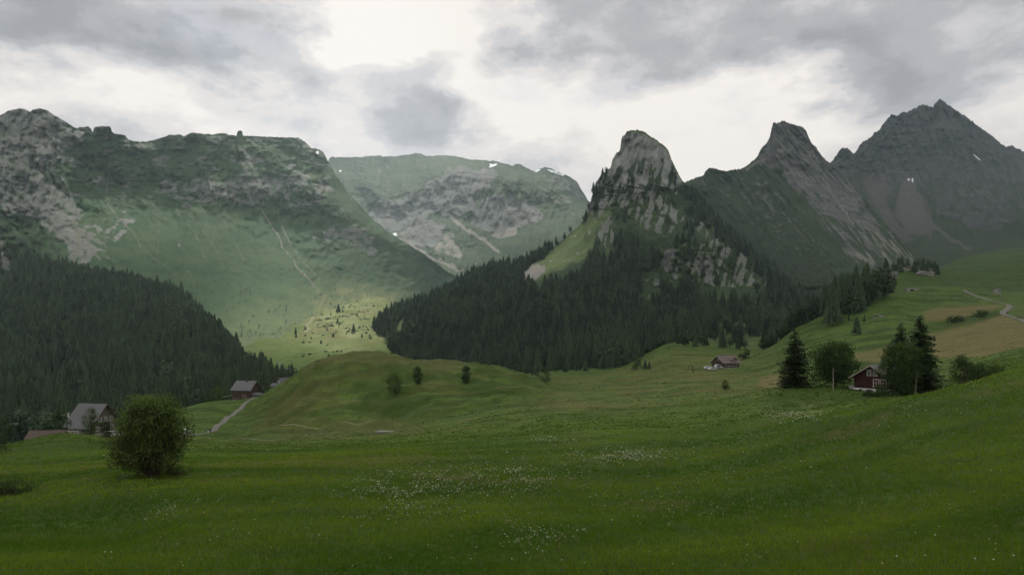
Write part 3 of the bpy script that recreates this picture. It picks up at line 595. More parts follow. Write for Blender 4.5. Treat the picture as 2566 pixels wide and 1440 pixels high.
# ---- second peak
SP = [
 [(1640,800,800),(1800,800,780),(1950,790,740),(2080,780,700),(2200,760,680),(2300,740,700),(2420,725,760)],
 [(1640,640,1250),(1750,640,1250),(1850,660,1180),(1950,690,1080),(2050,690,1020),(2150,690,980),(2250,680,960),(2330,692,920),(2420,715,820)],
 [(1640,530,1600),(1720,525,1600),(1800,530,1560),(1870,535,1500),(1950,520,1500),(2050,530,1440),(2120,560,1380),(2180,600,1280),(2250,640,1120),(2330,684,960),(2420,712,840)],
 [(1640,470,1700),(1700,465,1700),(1760,455,1700),(1820,460,1700),(1880,445,1690),(1930,400,1700),(1990,400,1700),(2040,430,1670),(2090,460,1610),(2140,490,1540),(2190,545,1430),(2250,605,1240),(2330,678,1000),(2420,709,860)],
 [(1640,480,1740),(1712,458,1740),(1728,452,1740),(1745,445,1740),(1762,440,1740),(1768,428,1740),(1776,422,1740),(1790,421,1740),(1806,427,1740),(1823,429,1740),(1840,424,1750),(1855,424,1750),(1870,416,1760),(1885,404,1770),(1895,396,1775),(1905,378,1780),(1912,366,1780),(1920,362,1785),(1928,345,1790),(1934,322,1790),(1937,308,1790),(1942,306,1790),(1950,309,1790),(1958,303,1790),(1964,303,1790),(1975,309,1790),(1985,311,1790),(1998,314,1790),(2008,316,1790),(2020,327,1785),(2026,343,1780),(2032,356,1775),(2045,370,1760),(2058,388,1740),(2066,398,1720),(2078,408,1700),(2110,440,1640),(2150,480,1560),(2200,540,1440),(2260,604,1230),(2330,675,1010),(2420,706,880)],
]
def rel_sp(px, py, d, v):
    a = sstep(0, .2, v)
    return a*(26*ridged((px-.75*py)/44, (py+.4*px)/190, 5, 401)*-1+18*fbm(px/45, py/45, 4, 402)+12*ridged((px-.8*py)/14, (py+px)/60, 3, 403)*sstep(620, 500, py)+5*fbm(px/9, py/9, 3, 404))
def mask_sp(px, py, X, D, Z):
    n = fbm(px/18, py/15, 4, 411); nd = fbm((px-.85*py)/9, (py+.8*px)/70, 4, 412)
    pk = pmask(px, py, [(1928,300),(2010,300),(2040,350),(2090,410),(2150,470),(2200,540),(2180,590),(2120,560),(2060,540),(2020,510),(1990,470),(1950,430),(1900,410),(1918,360)], 12, 14, 40, 413)
    lo = pmask(px, py, [(2050,470),(2150,480),(2260,610),(2330,680),(2200,690),(2120,640),(2060,560)], 14, 16, 40, 414)
    lf = pmask(px, py, [(1850,440),(1910,440),(1950,500),(1930,540),(1880,480)], 12, 14, 30, 415)
    rock = np.maximum.reduce([pk*(.72+.6*nd+.3*n), lo*(.45+.8*nd), lf*(.3+.8*n), .5*sstep(.15, .5, nd+.3*n)*(px > 1850), .62*sstep(.0, .35, nd+.5*n)*pmask(px, py, [(1740,440),(1860,430),(1960,480),(2080,600),(2060,660),(1900,600),(1800,520)], 24, 20, 40, 431)])
    scree = np.maximum.reduce([lmask(px, py, [(2075,470),(2110,520),(2140,560)], 3, 4, 20, 421)*.8, pmask(px, py, [(2150,560),(2230,600),(2300,660),(2260,665),(2180,610)], 9, 12, 25, 422)*(.45+.9*nd),
                               lmask(px, py, [(1870,425),(1900,405),(1920,398)], 4, 2, 20, 423)*.8, pmask(px, py, [(2140,625),(2190,640),(2200,660),(2150,655)], 6, 8, 20, 424)*(.5+.8*nd)])
    shr = sstep(-.05, .3, fbm(px/26, py/14, 4, 425)+.3*n)*sstep(470, 580, py)
    dark = np.clip(.72*shr*(1-.8*lo)+1.0*pmask(px, py, [(1720,470),(1860,520),(2000,650),(2150,690),(2150,800),(1650,800)], 40, 24, 60, 426)*sstep(-.5, .1, n), 0, 1)
    red = np.zeros_like(px)
    forest = .5*pmask(px, py, [(1720,470),(1800,540),(1900,620),(2000,700),(2100,720),(2100,800),(1650,800)], 16, 20, 50, 427)+.12*dark
    d = pack(rock, scree, px*0, .3+.7*fbm(px/70, py/50, 3, 428), dark, red); d['forest'] = forest; return d
m_sp = mat_mountain('second_peak_ground', (.06,.06,.06), (.145,.142,.135), (.022,.040,.018), (.034,.052,.022), strat=(.03,.03,.012), rot=(0, .8, 0), bump=6, scree=(.20,.185,.16))
# ---- third mountain
TP = [
 [(2020,720,900),(2200,700,960),(2320,680,1050),(2420,660,1120),(2566,650,1180),(2800,640,1240)],
 [(2020,620,1500),(2200,600,1550),(2300,590,1500),(2380,600,1480),(2470,620,1400),(2566,620,1400),(2800,610,1400)],
 [(2020,520,2000),(2150,520,2000),(2250,520,1900),(2330,530,1820),(2400,520,1800),(2500,520,1780),(2566,520,1780),(2800,520,1780)],
 [(2020,450,2350),(2100,430,2350),(2200,420,2330),(2300,400,2280),(2360,390,2280),(2450,410,2250),(2566,440,2200),(2800,470,2200)],
 [(2020,430,2450),(2060,415,2450),(2083,407,2450),(2092,395,2450),(2104,377,2450),(2112,370,2450),(2122,372,2450),(2134,380,2450),(2140,385,2450),(2148,374,2455),(2160,357,2460),(2172,350,2460),(2186,342,2470),(2190,332,2475),(2203,327,2480),(2208,316,2480),(2220,303,2490),(2230,292,2500),(2235,284,2500),(2246,291,2500),(2258,284,2510),(2262,280,2510),(2270,282,2510),(2285,275,2520),(2295,270,2520),(2308,262,2530),(2322,264,2530),(2334,268,2540),(2340,268,2540),(2342,259,2540),(2350,252,2540),(2354,249,2540),(2362,251,2540),(2375,262,2540),(2400,280,2530),(2428,297,2520),(2460,323,2500),(2490,343,2490),(2520,369,2480),(2526,366,2520),(2535,364,2540),(2550,373,2540),(2566,380,2540),(2680,420,2500),(2800,440,2480)],
]
def rel_tp(px, py, d, v):
    a = sstep(0, .25, v)
    return a*(-38*ridged((px-.35*np.abs(py-250))/52, py/210, 5, 501)+30*fbm(px/48, py/40, 5, 502)+14*ridged((px+.6*py)/17, (py-.4*px)/30, 4, 503)+7*fbm(px/9, py/9, 3, 504))
def mask_tp(px, py, X, D, Z):
    n = fbm(px/18, py/14, 4, 511); nd = fbm((px-.5*py)/10, (py+.4*px)/46, 4, 512)
    rock = np.clip(.62+.5*nd+.35*n-.5*sstep(430, 580, py)+.1*sstep(400, 300, py), 0, 1)
    c = pmask(px, py, [(2330,490),(2400,470),(2530,490),(2545,560),(2480,580),(2420,570),(2350,540)], 12, 16, 34, 513)
    rock = np.maximum(rock*(1-.75*sstep(560, 610, py)), c*(.62+.7*n))
    scree = np.maximum.reduce([pmask(px, py, [(2160,435),(2215,440),(2240,470),(2225,505),(2250,560),(2290,600),(2260,620),(2215,560),(2180,500)], 9, 10, 30, 521)*.95,
        pmask(px, py, [(2250,480),(2280,425),(2300,470),(2322,520),(2340,585),(2272,585),(2240,530)], 9, 10, 30, 522)*.9,
        lmask(px, py, [(2335,560),(2370,590),(2430,625)], 6, 5, 25, 523)*.8, lmask(px, py, [(2320,500),(2335,550),(2330,600)], 4, 4, 20, 524)*.6])
    red = pmask(px, py, [(2245,470),(2285,440),(2310,500),(2310,560),(2250,540)], 14, 8, 30, 525)*.9
    snow = np.maximum.reduce([pmask(px, py, [(2436,386),(2441,387),(2459,402),(2455,402)], .8, 0, 30), pmask(px, py, [(2273,449),(2280,448),(2278,454)], .8, 0, 30), pmask(px, py, [(2284,446),(2289,446),(2288,456),(2284,455)], .8, 0, 30)])
    dark = .45*sstep(.0, .4, n)*sstep(500, 600, py)*(1-scree)
    d = pack(rock*(1-.6*scree), scree, snow, .25+.6*fbm(px/70, py/50, 3, 526), dark, red); return d
m_tp = mat_mountain('third_peak_ground', (.032,.033,.036), (.078,.077,.077), (.022,.036,.018), (.032,.046,.021), strat=(.012,.012,.03), rot=(0, .5, 0), bump=10, scree=(.088,.083,.074))
# ---- wooded hillside on the left
LF = [
 [(-300,1150,300),(0,1150,300),(200,1130,310),(290,1110,320),(450,1065,330),(560,1035,350),(640,1010,385),(700,990,430),(745,985,470)],
 [(-300,950,600),(0,950,600),(200,930,610),(400,920,620),(500,920,620),(560,925,600),(640,960,520),(700,980,480),(745,983,480)],
 [(-300,720,1000),(0,730,980),(100,735,960),(200,730,960),(330,745,930),(450,780,880),(500,815,820),(560,865,720),(640,940,580),(700,976,500),(745,981,490)],
 [(-300,600,1200),(0,630,1180),(60,640,1160),(120,660,1150),(200,680,1120),(330,700,1080),(450,740,1000),(500,780,930),(560,845,800),(610,900,680),(650,935,620),(700,972,530),(745,980,510)],
]
def rel_lf(px, py, d, v):
    return sstep(0, .2, v)*(22*fbm(px/110, py/80, 3, 601)-14*ridged((px+.5*py)/150, py/200, 3, 602))
def mask_lf(px, py, X, D, Z):
    n = fbm(px/30, py/25, 3, 611)
    rock = pmask(px, py, [(-5,590),(22,640),(30,690),(42,720),(10,710),(-5,660)], 6, 8, 20, 612)*.8
    clr = pmask(px, py, [(0,725),(60,735),(120,770),(180,800),(160,820),(90,790),(20,770)], 12, 14, 40, 613)
    clr2 = pmask(px, py, [(475,735),(540,755),(560,790),(530,800),(480,770)], 8, 8, 30, 614)
    d = pack(rock, rock*0, rock*0, .4+n, (1-rock)*(.9-.5*clr-.6*clr2))
    d['forest'] = np.clip(1-rock-.6*clr-.8*clr2, 0, 1)
    return d
m_lf = mat_mountain('wooded_slope_ground', (.10,.10,.09), (.2,.2,.18), (.038,.06,.018), (.07,.09,.03), bump=2)
loft('back_mountain', BW, 700, 1560, 430, (24, 50, 50, 40), rel_bw, (1.6, 22), mask=mask_bw, mat=m_bw, label='hazy grey green mountain wall closing the far end of the valley')
loft('left_mountain', LW, -300, 1220, 640, (30, 80, 30, 60), rel_lw, (1.3, 12), mask=mask_lw, mat=m_lw, label='long green mountain wall with cliff bands and scree gullies', hole=(794, 386, 4.2, 8))
loft('third_peak', TP, 2020, 2800, 380, (30, 40, 40, 60), rel_tp, (2.8, 10), mask=mask_tp, mat=m_tp, label='dark pointed rocky mountain with a scree cone below')
loft('second_peak', SP, 1640, 2420, 400, (24, 50, 30, 40), rel_sp, (2.4, 8), mask=mask_sp, mat=m_sp, label='blocky grey rock tower with ribbed lower slopes')
loft('central_peak', CP, 840, 2160, 620, (50, 50, 40, 60), rel_cp, (2.8, 8), mask=mask_cp, mat=m_cp, label='steep rocky horn rising from dark spruce woods')
loft('wooded_hillside', LF, -300, 745, 300, (40, 40, 20), rel_lf, (1, 20), mask=mask_lf, mat=m_lf, label='hillside covered by dark spruce wood')
# ------------------------------------------------------------------ TREES
m_spruce = foliage('spruce_needles', (.012, .023, .013), (.062, .092, .042), 0)
m_spruce_n = foliage('spruce_needles_close', (.010, .020, .007), (.036, .058, .015), .1)
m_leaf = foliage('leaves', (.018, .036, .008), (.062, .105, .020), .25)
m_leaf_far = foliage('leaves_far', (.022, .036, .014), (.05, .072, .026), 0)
m_willow = foliage('willow_leaves', (.042, .040, .015), (.115, .18, .038), .3)
m_bark = simple('bark', (.075, .055, .042), .9, .4, 6)
def spruce_far_data(seed, layers=7, pts=7, slim=.15):
    r = np.random.default_rng(seed); V = []; Fs = []; T = []
    for k in range(4):
        a = 2*PI*k/4; V += [(.012*math.cos(a), .012*math.sin(a), 0), (.008*math.cos(a), .008*math.sin(a), .3)]; T += [.1, .1]
    for k in range(4): k2 = (k+1) % 4; Fs.append((2*k, 2*k2, 2*k2+1)); Fs.append((2*k, 2*k2+1, 2*k+1))
    for L in range(layers):
        t = L/layers; zb = .07+.86*t**.95; zt = min(1.0, zb+.36*(1-t)**.8+.07)
        rad = slim*(1-t)**.8*r.uniform(.88, 1.12)+.012
        n0 = len(V); V.append((0, 0, zt)); T.append(.75)
        off = r.uniform(0, 6)
        for k in range(2*pts):
            a = off+PI*k/pts; q = rad*(r.uniform(.95, 1.3) if k % 2 == 0 else r.uniform(.45, .65))
            V.append((q*math.cos(a), q*math.sin(a), zb+(r.uniform(-.035, .01) if k % 2 == 0 else r.uniform(.02, .05)))); T.append(r.uniform(.35, 1) if k % 2 == 0 else .15)  # light tips and dark gaps: shading painted into the needle tint
        for k in range(2*pts): Fs.append((n0, n0+1+k, n0+1+(k+1) % (2*pts)))
    return np.array(V), np.array(Fs), np.array(T)
def leafy_far_data(seed, n=200):
    """round-headed broadleaf crown: leaf clumps over a lumpy volume, on a short trunk; height 1"""
    r = np.random.default_rng(seed); V = []; Fs = []; T = []
    for k in range(4):
        a = 2*PI*k/4; V += [(.03*math.cos(a), .03*math.sin(a), 0), (.02*math.cos(a), .02*math.sin(a), .72)]; T += [.1, .1]
    for k in range(4): k2 = (k+1) % 4; Fs.append((2*k, 2*k2, 2*k2+1)); Fs.append((2*k, 2*k2+1, 2*k+1))
    lobes = [(r.uniform(-.13, .13), r.uniform(-.13, .13), .40+.38*i/8, r.uniform(.18, .26)) for i in range(9)]
    for i in range(n):
        lx, ly, lz, lr = lobes[i % 9]; d = r.normal(size=3); d /= np.linalg.norm(d)
        c = np.array([lx, ly, lz])+d*lr*r.uniform(.7, 1.08); s = r.uniform(.035, .065)
        u = np.cross(d, r.normal(size=3)); u /= np.linalg.norm(u)+1e-9; w = np.cross(d, u)+.3*d
        n0 = len(V)
        V += [tuple(c+u*s), tuple(c-u*s*.6+w*s), tuple(c-u*s*.6-w*s)]; T += [min(1, max(0, .35+.4*d[2]+r.uniform(-.2, .25)))]*3; Fs.append((n0, n0+1, n0+2))  # upward faces tinted lighter, top light painted into the crown
    V = np.array(V); V[:, 2] = np.clip(V[:, 2], 0, 1.05)
    return V, np.array(Fs), np.array(T)
SPR = [spruce_far_data(s, 8, 7, sl) for s, sl in ((1, .185), (2, .155), (3, .20), (4, .17), (5, .145))]
SPR_LO = [spruce_far_data(s, 5, 5, sl) for s, sl in ((11, .18), (12, .155), (13, .20))]
LFY = [leafy_far_data(s) for s in (21, 22, 23)]
def scatter(sname, dens, hr, leafy=.06, rngseed=1, pxlim=(-60, 2630)):
    """tree stands (pos, height, kind) over a mountain's wooded faces; dens in trees per square metre"""
    S = SURF[sname]; V = S['V'][:S['nf']]; fo = S['forest'][:S['nf']]
    r = np.random.default_rng(rngseed)
    a, b, c, d = V[:-1, :-1], V[:-1, 1:], V[1:, 1:], V[1:, :-1]
    e1 = (b-a)[..., :2]; e2 = (d-a)[..., :2]
    area = np.abs(e1[..., 0]*e2[..., 1]-e1[..., 1]*e2[..., 0])
    area = np.maximum(area, .45*np.linalg.norm(np.cross(b-a, d-a), axis=-1))
    px = S['PX'][:S['nf']][:-1, :-1]
    w = area*fo[:-1, :-1]*((px > pxlim[0]) & (px < pxlim[1]))
    n = int(w.sum()*dens)
    idx = r.choice(w.size, n, p=(w/w.sum()).ravel())
    u = r.random(n)[:, None]; v = r.random(n)[:, None]
    A, B, C, Dd = (q.reshape(-1, 3)[idx] for q in (a, b, c, d))
    P = A*(1-u)*(1-v)+B*u*(1-v)+C*u*v+Dd*(1-u)*v
    clump = fbm(P[:, 0]/60, P[:, 1]/60, 3, rngseed+5)
    h = r.uniform(hr[0], hr[1], n)*(.82+.25*r.random(n)**2+.22*clump)
    lf = (r.random(n)+.5*fbm(P[:, 0]/45, P[:, 1]/45, 3, rngseed+9)*(leafy > 0)) < leafy*1.0
    return P, h, lf
FOREST_LABEL = {}
def merge_trees(name, P, h, lf, seed, mat, shift=0.):
    r = np.random.default_rng(seed); Vs = []; Fs = []; Ts = []; n0 = 0
    order = np.arange(len(P))
    for kind in (0, 1):
        for lib_i in range(3):
            for lo in (0, 1):
                if kind: data = LFY[lib_i]; sel = lf & (order % 3 == lib_i) & (lo == 0)
                else:
                    data = SPR_LO[lib_i] if lo else SPR[lib_i]
                    sel = ~lf & (order % 3 == lib_i) & ((P[:, 1] > 850) == bool(lo))
                k = np.nonzero(sel)[0]
                if not len(k): continue
                V, Fc, T = data
                a = r.uniform(0, 2*PI, len(k)); ca, sa = np.cos(a), np.sin(a)
                hh = h[k]*(1 if not kind else .72); wd = hh*r.uniform(.75, 1.3, len(k))
                X = P[k, 0][:, None]+wd[:, None]*(V[None, :, 0]*ca[:, None]-V[None, :, 1]*sa[:, None])
                Yv = P[k, 1][:, None]+wd[:, None]*(V[None, :, 0]*sa[:, None]+V[None, :, 1]*ca[:, None])
                Z = P[k, 2][:, None]-.4+hh[:, None]*V[None, :, 2]
                Vs.append(np.stack([X, Yv, Z], -1).reshape(-1, 3))
                Fs.append((Fc[None]+(np.arange(len(k))*len(V))[:, None, None]+n0).reshape(-1, 3))
                jit = r.uniform(-.42, .42, len(k))+.35*fbm(P[k, 0]/40, P[k, 1]/40, 3, seed)+(.35 if kind else 0)+shift
                Ts.append(np.clip(T[None]+jit[:, None], 0, 1).ravel()); n0 += len(V)*len(k)
    return mesh_np(name, np.concatenate(Vs), np.concatenate(Fs), mat, attr={'tint': np.concatenate(Ts)})
def data_obj(name, data, mat, link=False):
    V, Fc, T = data; return mesh_np(name, V, Fc, mat, attr={'tint': T}, link=link)
far_meshes = [data_obj('spruce', d, m_spruce).data for d in SPR]
leafy_meshes = [data_obj('broadleaf_tree', d, m_leaf_far).data for d in LFY]
def put_far(me, name, p, h, wd, label, cat, group):
    o = bpy.data.objects.new(name, me); COL.objects.link(o)
    o.location = p; o.scale = (wd, wd, h); o.rotation_euler = (0, 0, random.uniform(0, 6.28))
    return tag(o, label, cat, group)
# ---- near spruce (unit metres)
def spruce_near(h, R, seed, open_=0.0, mat=None):
    r = np.random.default_rng(seed)
    tr = MB(); tr.tube([(0, 0, -.3), (0, 0, h*.5), (0, 0, h*.98)], [h*.016, h*.009, .02], 7)
    V = []; Fs = []; T = []
    nl = int(h*2.6)
    for L in range(nl):
        t = (L+.3)/nl; z = h*(.05+.93*t)
        rad = R*(1-t)**.72*(1+.22*math.sin(L*2.1+seed))+.12
        nb = int(9+6*(1-t))
        for k in range(nb):
            a = r.uniform(0, 2*PI); ln = rad*r.uniform(.65, 1.15)
            dx, dy = math.cos(a), math.sin(a); zz = z+r.uniform(-.25, .25)
            droop = r.uniform(.15, .45)*ln; nseg = 3
            prev = None
            for s in range(nseg+1):
                q = s/nseg; c = np.array([dx*ln*q, dy*ln*q, zz-droop*q**1.3+.18*ln*q**3])
                w = (.24+.52*math.sin(PI*min(1, q*.85+.12)))*min(1, ln/1.6)*r.uniform(.8, 1.2)
                pe = np.array([-dy, dx, 0])
                n0 = len(V); V += [tuple(c+pe*w*.5-[0, 0, w*.25]), tuple(c), tuple(c-pe*w*.5-[0, 0, w*.25])]
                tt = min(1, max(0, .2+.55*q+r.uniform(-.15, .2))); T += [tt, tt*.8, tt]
                if prev is not None: Fs += [(prev, prev+1, n0+1, n0), (prev+1, prev+2, n0+2, n0+1)]
                prev = n0
                if s and r.random() < 1-open_:       # hanging sprays
                    for sd in (-1, 1):
                        for _ in range(3):
                            l2 = r.uniform(.3, .75)*min(1.2, ln*.5+.2); d2 = np.array([dx*.5-sd*dy, dy*.5+sd*dx, -r.uniform(.3, 1.0)]); d2 /= np.linalg.norm(d2)
                            b = c+np.array([dx, dy, 0])*r.uniform(-.2, .2)*ln*.4; e = b+d2*l2; wv = np.array([dx, dy, 0])*l2*.3
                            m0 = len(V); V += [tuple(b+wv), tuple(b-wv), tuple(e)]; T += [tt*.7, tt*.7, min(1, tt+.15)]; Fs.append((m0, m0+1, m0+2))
    f3 = [f for f in Fs if len(f) == 3]; f4 = [f for f in Fs if len(f) == 4]
    return tr, (np.array(V), [np.array(f3), np.array(f4)], np.array(T))
def place_spruce(p, h, R, seed, label, group=None, open_=0., rz=0):
    root = empty('spruce', p, rz, label, 'spruce', group)
    tr, (V, Fs, T) = spruce_near(h, R, seed, open_)
    tr.build('trunk', m_bark, root); mesh_np('crown', V, Fs, m_spruce_n, root, attr={'tint': T})
    return root
# ---- near broadleaf
def leaf_cloud(lobes, n, size, r, seedT=.5, hollow=.6):
    """leaf faces gathered in sprays through the lobes' volume; lobe=(c, radii)"""
    V = []; T = []
    w = np.array([l[1][0]*l[1][1]*l[1][2] for l in lobes])**.7; w /= w.sum()
    zt = max(l[0][2]+l[1][2] for l in lobes)
    lsh = r.uniform(-.14, .14, len(lobes)); li = r.choice(len(lobes), n//14, p=w)
    for i in li:
        c, R = np.array(lobes[i][0]), np.array(lobes[i][1])
        d = r.normal(size=3); d /= np.linalg.norm(d)
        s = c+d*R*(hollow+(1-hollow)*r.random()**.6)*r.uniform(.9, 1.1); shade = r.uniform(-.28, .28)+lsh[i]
        k = 14
        p = s+np.clip(r.normal(size=(k, 3)), -1.4, 1.4)*size*.95
        a = r.normal(size=(k, 3)); a /= np.linalg.norm(a, axis=1)[:, None]
        b = np.cross(a, r.normal(size=(k, 3))+[0, 0, .8]); b /= np.linalg.norm(b, axis=1)[:, None]
        sz = size*r.uniform(.55, 1.1, (k, 1))
        V.append(np.stack([p-a*sz*.5, p+b*sz*.28, p+a*sz*.5, p-b*sz*.28], 1).reshape(-1, 3))
        tt = np.clip(seedT+shade+.38*d[2]+.2*(s[2]/zt-.5)+r.uniform(-.15, .15, k), 0, 1); T.append(np.repeat(tt, 4))  # upper and outer-top leaves lighter: light from above put into tint
    V = np.concatenate(V); T = np.concatenate(T)
    return V, np.arange(len(V)).reshape(-1, 4), T
def limb(tr, p0, p1, r0, r1, r, bend=.15, n=5):
    p0 = np.array(p0, float); p1 = np.array(p1, float); off = r.normal(size=3)*np.linalg.norm(p1-p0)*bend
    pts = [p0+(p1-p0)*t+off*math.sin(PI*t)*.6 for t in np.linspace(0, 1, n)]
    tr.tube(pts, list(np.linspace(r0, r1, n)), 6)
def place_broadleaf(p, h, W, seed, label, name='broadleaf_tree', cat='tree', group=None, nleaf=5000, size=.28, stems=1, base=.25, nl=16, mat=None, tint=.45, sep=None):
    r = np.random.default_rng(seed); root = empty(name, p, 0, label, cat, group)
    tr = MB(); lobes = []
    for i in range(nl):
        a = 2.4*i+r.uniform(-.4, .4); z = h*(base+(1-base)*((i+.5)/nl)); q = (z/h-base)/(1-base)
        prof = math.sqrt(max(.06, 1-(2*q-.86)**2/1.3)) if q > .43 else math.sqrt(max(.1, 1-((q-.43)/.62)**2))
        rad = W*.5*prof*r.uniform(.3, .84) if i < nl-1 else 0
        R = W*r.uniform(.11, .19)
        lobes.append(((rad*math.cos(a), rad*math.sin(a), min(z, h-R*.9)), (R*1.1, R*1.1, R*.95)))
    if stems == 1:
        limb(tr, (0, 0, -.3), (r.uniform(-.1, .1), r.uniform(-.1, .1), h*.55), h*.022, h*.012, r, .03)
        for c, R in lobes: limb(tr, (0, 0, h*r.uniform(.2, .5)), c, h*.009, h*.002, r)
    else:
        for s in range(stems):
            c, R = lobes[(s*nl)//stems]; a = r.uniform(0, 6.28); limb(tr, (.35*math.cos(a), .35*math.sin(a), -.25), c, r.uniform(.045, .085), .015, r, .12)
        for c, R in lobes: limb(tr, (.2*r.normal(), .2*r.normal(), 0), c, .05, .012, r, .12)
    tr.build('trunk', m_bark, root)
    V, Fs, T = leaf_cloud(lobes, nleaf, size, r, tint)
    k = V[:, 2] > .08
    mesh_np('crown', V, Fs, mat or m_leaf, root, attr={'tint': T})
    return root
# ------------------------------------------------------------------ BUILDINGS
def planks(name, c0, c1, scale=7.0):
    m, nt, b = new_mat(name); t = nt.nodes.new('ShaderNodeTexCoord'); mp = nt.nodes.new('ShaderNodeMapping')
    nt.links.new(t.outputs['Object'], mp.inputs[0]); mp.inputs['Scale'].default_value = (.4, .4, scale)
    f = noise_(nt, mp.outputs[0], 1, 4, .7); c = mixc(nt, mrange(nt, f, .3, .7), c0, c1)
    nt.links.new(c, b.inputs['Base Color']); b.inputs['Roughness'].default_value = .8
    bump_(nt, b, f, .03, .6); return m
m_redwood = planks('dark_red_timber', (.030, .011, .009), (.052, .020, .016))
m_brownwood = planks('brown_timber', (.05, .030, .022), (.10, .062, .045))
m_greywood = planks('weathered_timber', (.085, .07, .055), (.16, .135, .105))
m_paleplank = planks('pale_timber', (.25, .22, .17), (.38, .34, .28))
m_white = simple('white_paint', (.46, .44, .42), .7, .08, 2)
m_whitewall = simple('white_render', (.66, .65, .62), .85, .1, 1.2)
m_stone = simple('grey_stone', (.24, .23, .215), .9, .3, 1.5)
m_conc = simple('pale_concrete', (.28, .275, .25), .9, .15, 1.2)
m_glass = simple('window_glass', (.02, .024, .03), .08, .2, 1, 0, .5)
m_shutter = simple('red_shutter', (.10, .022, .018), .7, .2, 4)
m_metal = simple('dark_metal', (.05, .05, .05), .5, .2, 4)
m_pole = simple('grey_pole_timber', (.24, .21, .17), .85, .25, 3)
def roof_mat(name, c0, c1, rot=0):
    m, nt, b = new_mat(name); t = nt.nodes.new('ShaderNodeTexCoord')
    w = nt.nodes.new('ShaderNodeTexWave'); w.wave_type = 'BANDS'; w.bands_direction = 'Z'; w.inputs['Scale'].default_value = 1.6; w.inputs['Distortion'].default_value = .6
    nt.links.new(t.outputs['Object'], w.inputs[0])
    f = noise_(nt, t.outputs['Object'], 1.6, 5, .7)
    c = mixc(nt, mrange(nt, f, .3, .7), c0, c1)
    c = mixc(nt, math_(nt, 'MULTIPLY', mrange(nt, w.outputs[0], .0, .25, 1, 0), .4), c, tuple(q*.55 for q in c0))
    nt.links.new(c, b.inputs['Base Color']); b.inputs['Roughness'].default_value = .75; bump_(nt, b, w.outputs[0], .04, .7); return m
m_roofgrey = roof_mat('grey_roof_tiles', (.085, .084, .088), (.135, .132, .136))
m_rooflight = roof_mat('pale_grey_roof', (.115, .112, .113), (.165, .162, .163))
m_roofbrown = roof_mat('brown_roof_tiles', (.085, .062, .052), (.125, .092, .078))
m_roofrust = roof_mat('reddish_roof_tiles', (.115, .085, .08), (.16, .125, .115))
def window(root, c, nrm_axis, sgn, w, h, fm, pane, mull=True, shut=None):
    """nrm_axis 0: on an x face, 1: on a y face"""
    fr = MB(); pn = MB(); d = .09
    def bx(mb, u, v, du, dv, out, th):
        if nrm_axis == 1: mb.box((c[0]+u, c[1]+sgn*out, c[2]+v), (du, th, dv))
        else: mb.box((c[0]+sgn*out, c[1]+u, c[2]+v), (th, du, dv))
    t = .12
    bx(fr, 0, h/2-t/2, w, t, .05, .1); bx(fr, 0, -h/2+t/2, w+.1, t, .06, .12)
    for s in (-1, 1): bx(fr, s*(w/2-t/2), 0, t, h-2*t, .05, .1)
    if mull: bx(fr, 0, 0, .06, h-2*t, .045, .07); bx(fr, 0, .05, w-2*t, .05, .04, .06)
    bx(pn, 0, 0, w-2*t, h-2*t, .02, .03)
    f = fr.build('window', fm, root); tag(f); pn.build('pane', pane, f)
    if shut:
        for s in (-1, 1):
            sh = MB(); bx(sh, s*(w/2+.28), 0, .46, h, .04, .06); sh.build('shutter', shut, f)
    return f
def house(p, rz, L, W, he, hr, label, wall_m, roof_m, name='house', cat='house', over=.7, gover=.6, plinth=0., plinth_m=None, barge=None, th=.2, gable_m=None):
    root = empty(name, p, rz, label, cat)
    wb = MB()
    z0 = plinth if plinth else -.8
    wb.prism([(-W/2, z0), (W/2, z0), (W/2, he), (0, hr), (-W/2, he)], -L/2, L/2)
    V = wb.v[0]; wb.v[0] = np.stack([-V[:, 1], V[:, 0], V[:, 2]], 1)      # gables at +-x
    wb.build('wall', wall_m, root)
    if plinth:
        pb = MB(); pb.box((0, 0, (plinth-1.2)/2), (L+.06, W+.06, plinth+1.2)); pb.build('plinth', plinth_m or m_whitewall, root)
    rb = MB(); sl = (hr-he)/(W/2); hw = W/2+over; ze = hr-sl*hw
    for s in (-1, 1):
        P = [(0, hr+.04), (s*hw, ze+.04), (s*hw, ze+.04+th), (0, hr+.04+th*1.15)]
        V = [(-L/2-gover, y, z) for y, z in P]+[(L/2+gover, y, z) for y, z in P]
        Fs = [(0, 1, 2, 3), (7, 6, 5, 4)]+[(i, 4+i, 4+(i+1) % 4, (i+1) % 4) for i in range(4)]
        rb.add(V, Fs)
    roof = rb.build('roof', roof_m, root)
    if barge:
        for e in (-1, 1):
            bb = MB()
            for s in (-1, 1):
                x = e*(L/2+gover+.04)
                P = [(0, hr-.08), (s*hw, ze-.08), (s*hw, ze+th*.9), (0, hr+th*1.1)]
                bb.add([(x-.035, y, z) for y, z in P]+[(x+.035, y, z) for y, z in P], [(0, 1, 2, 3), (7, 6, 5, 4)]+[(i, 4+i, 4+(i+1) % 4, (i+1) % 4) for i in range(4)])
            bb.build('bargeboard', barge, roof)
    root['dims'] = [L, W, he, hr]
    return root, roof
def chimney(roof, x, y, z0, h, w, m, cap=True):
    c = MB(); c.box((x, y, z0+h/2), (w, w, h))
    if cap: c.box((x, y, z0+h+.06), (w+.16, w+.16, .1))
    return c.build('chimney', m, roof)
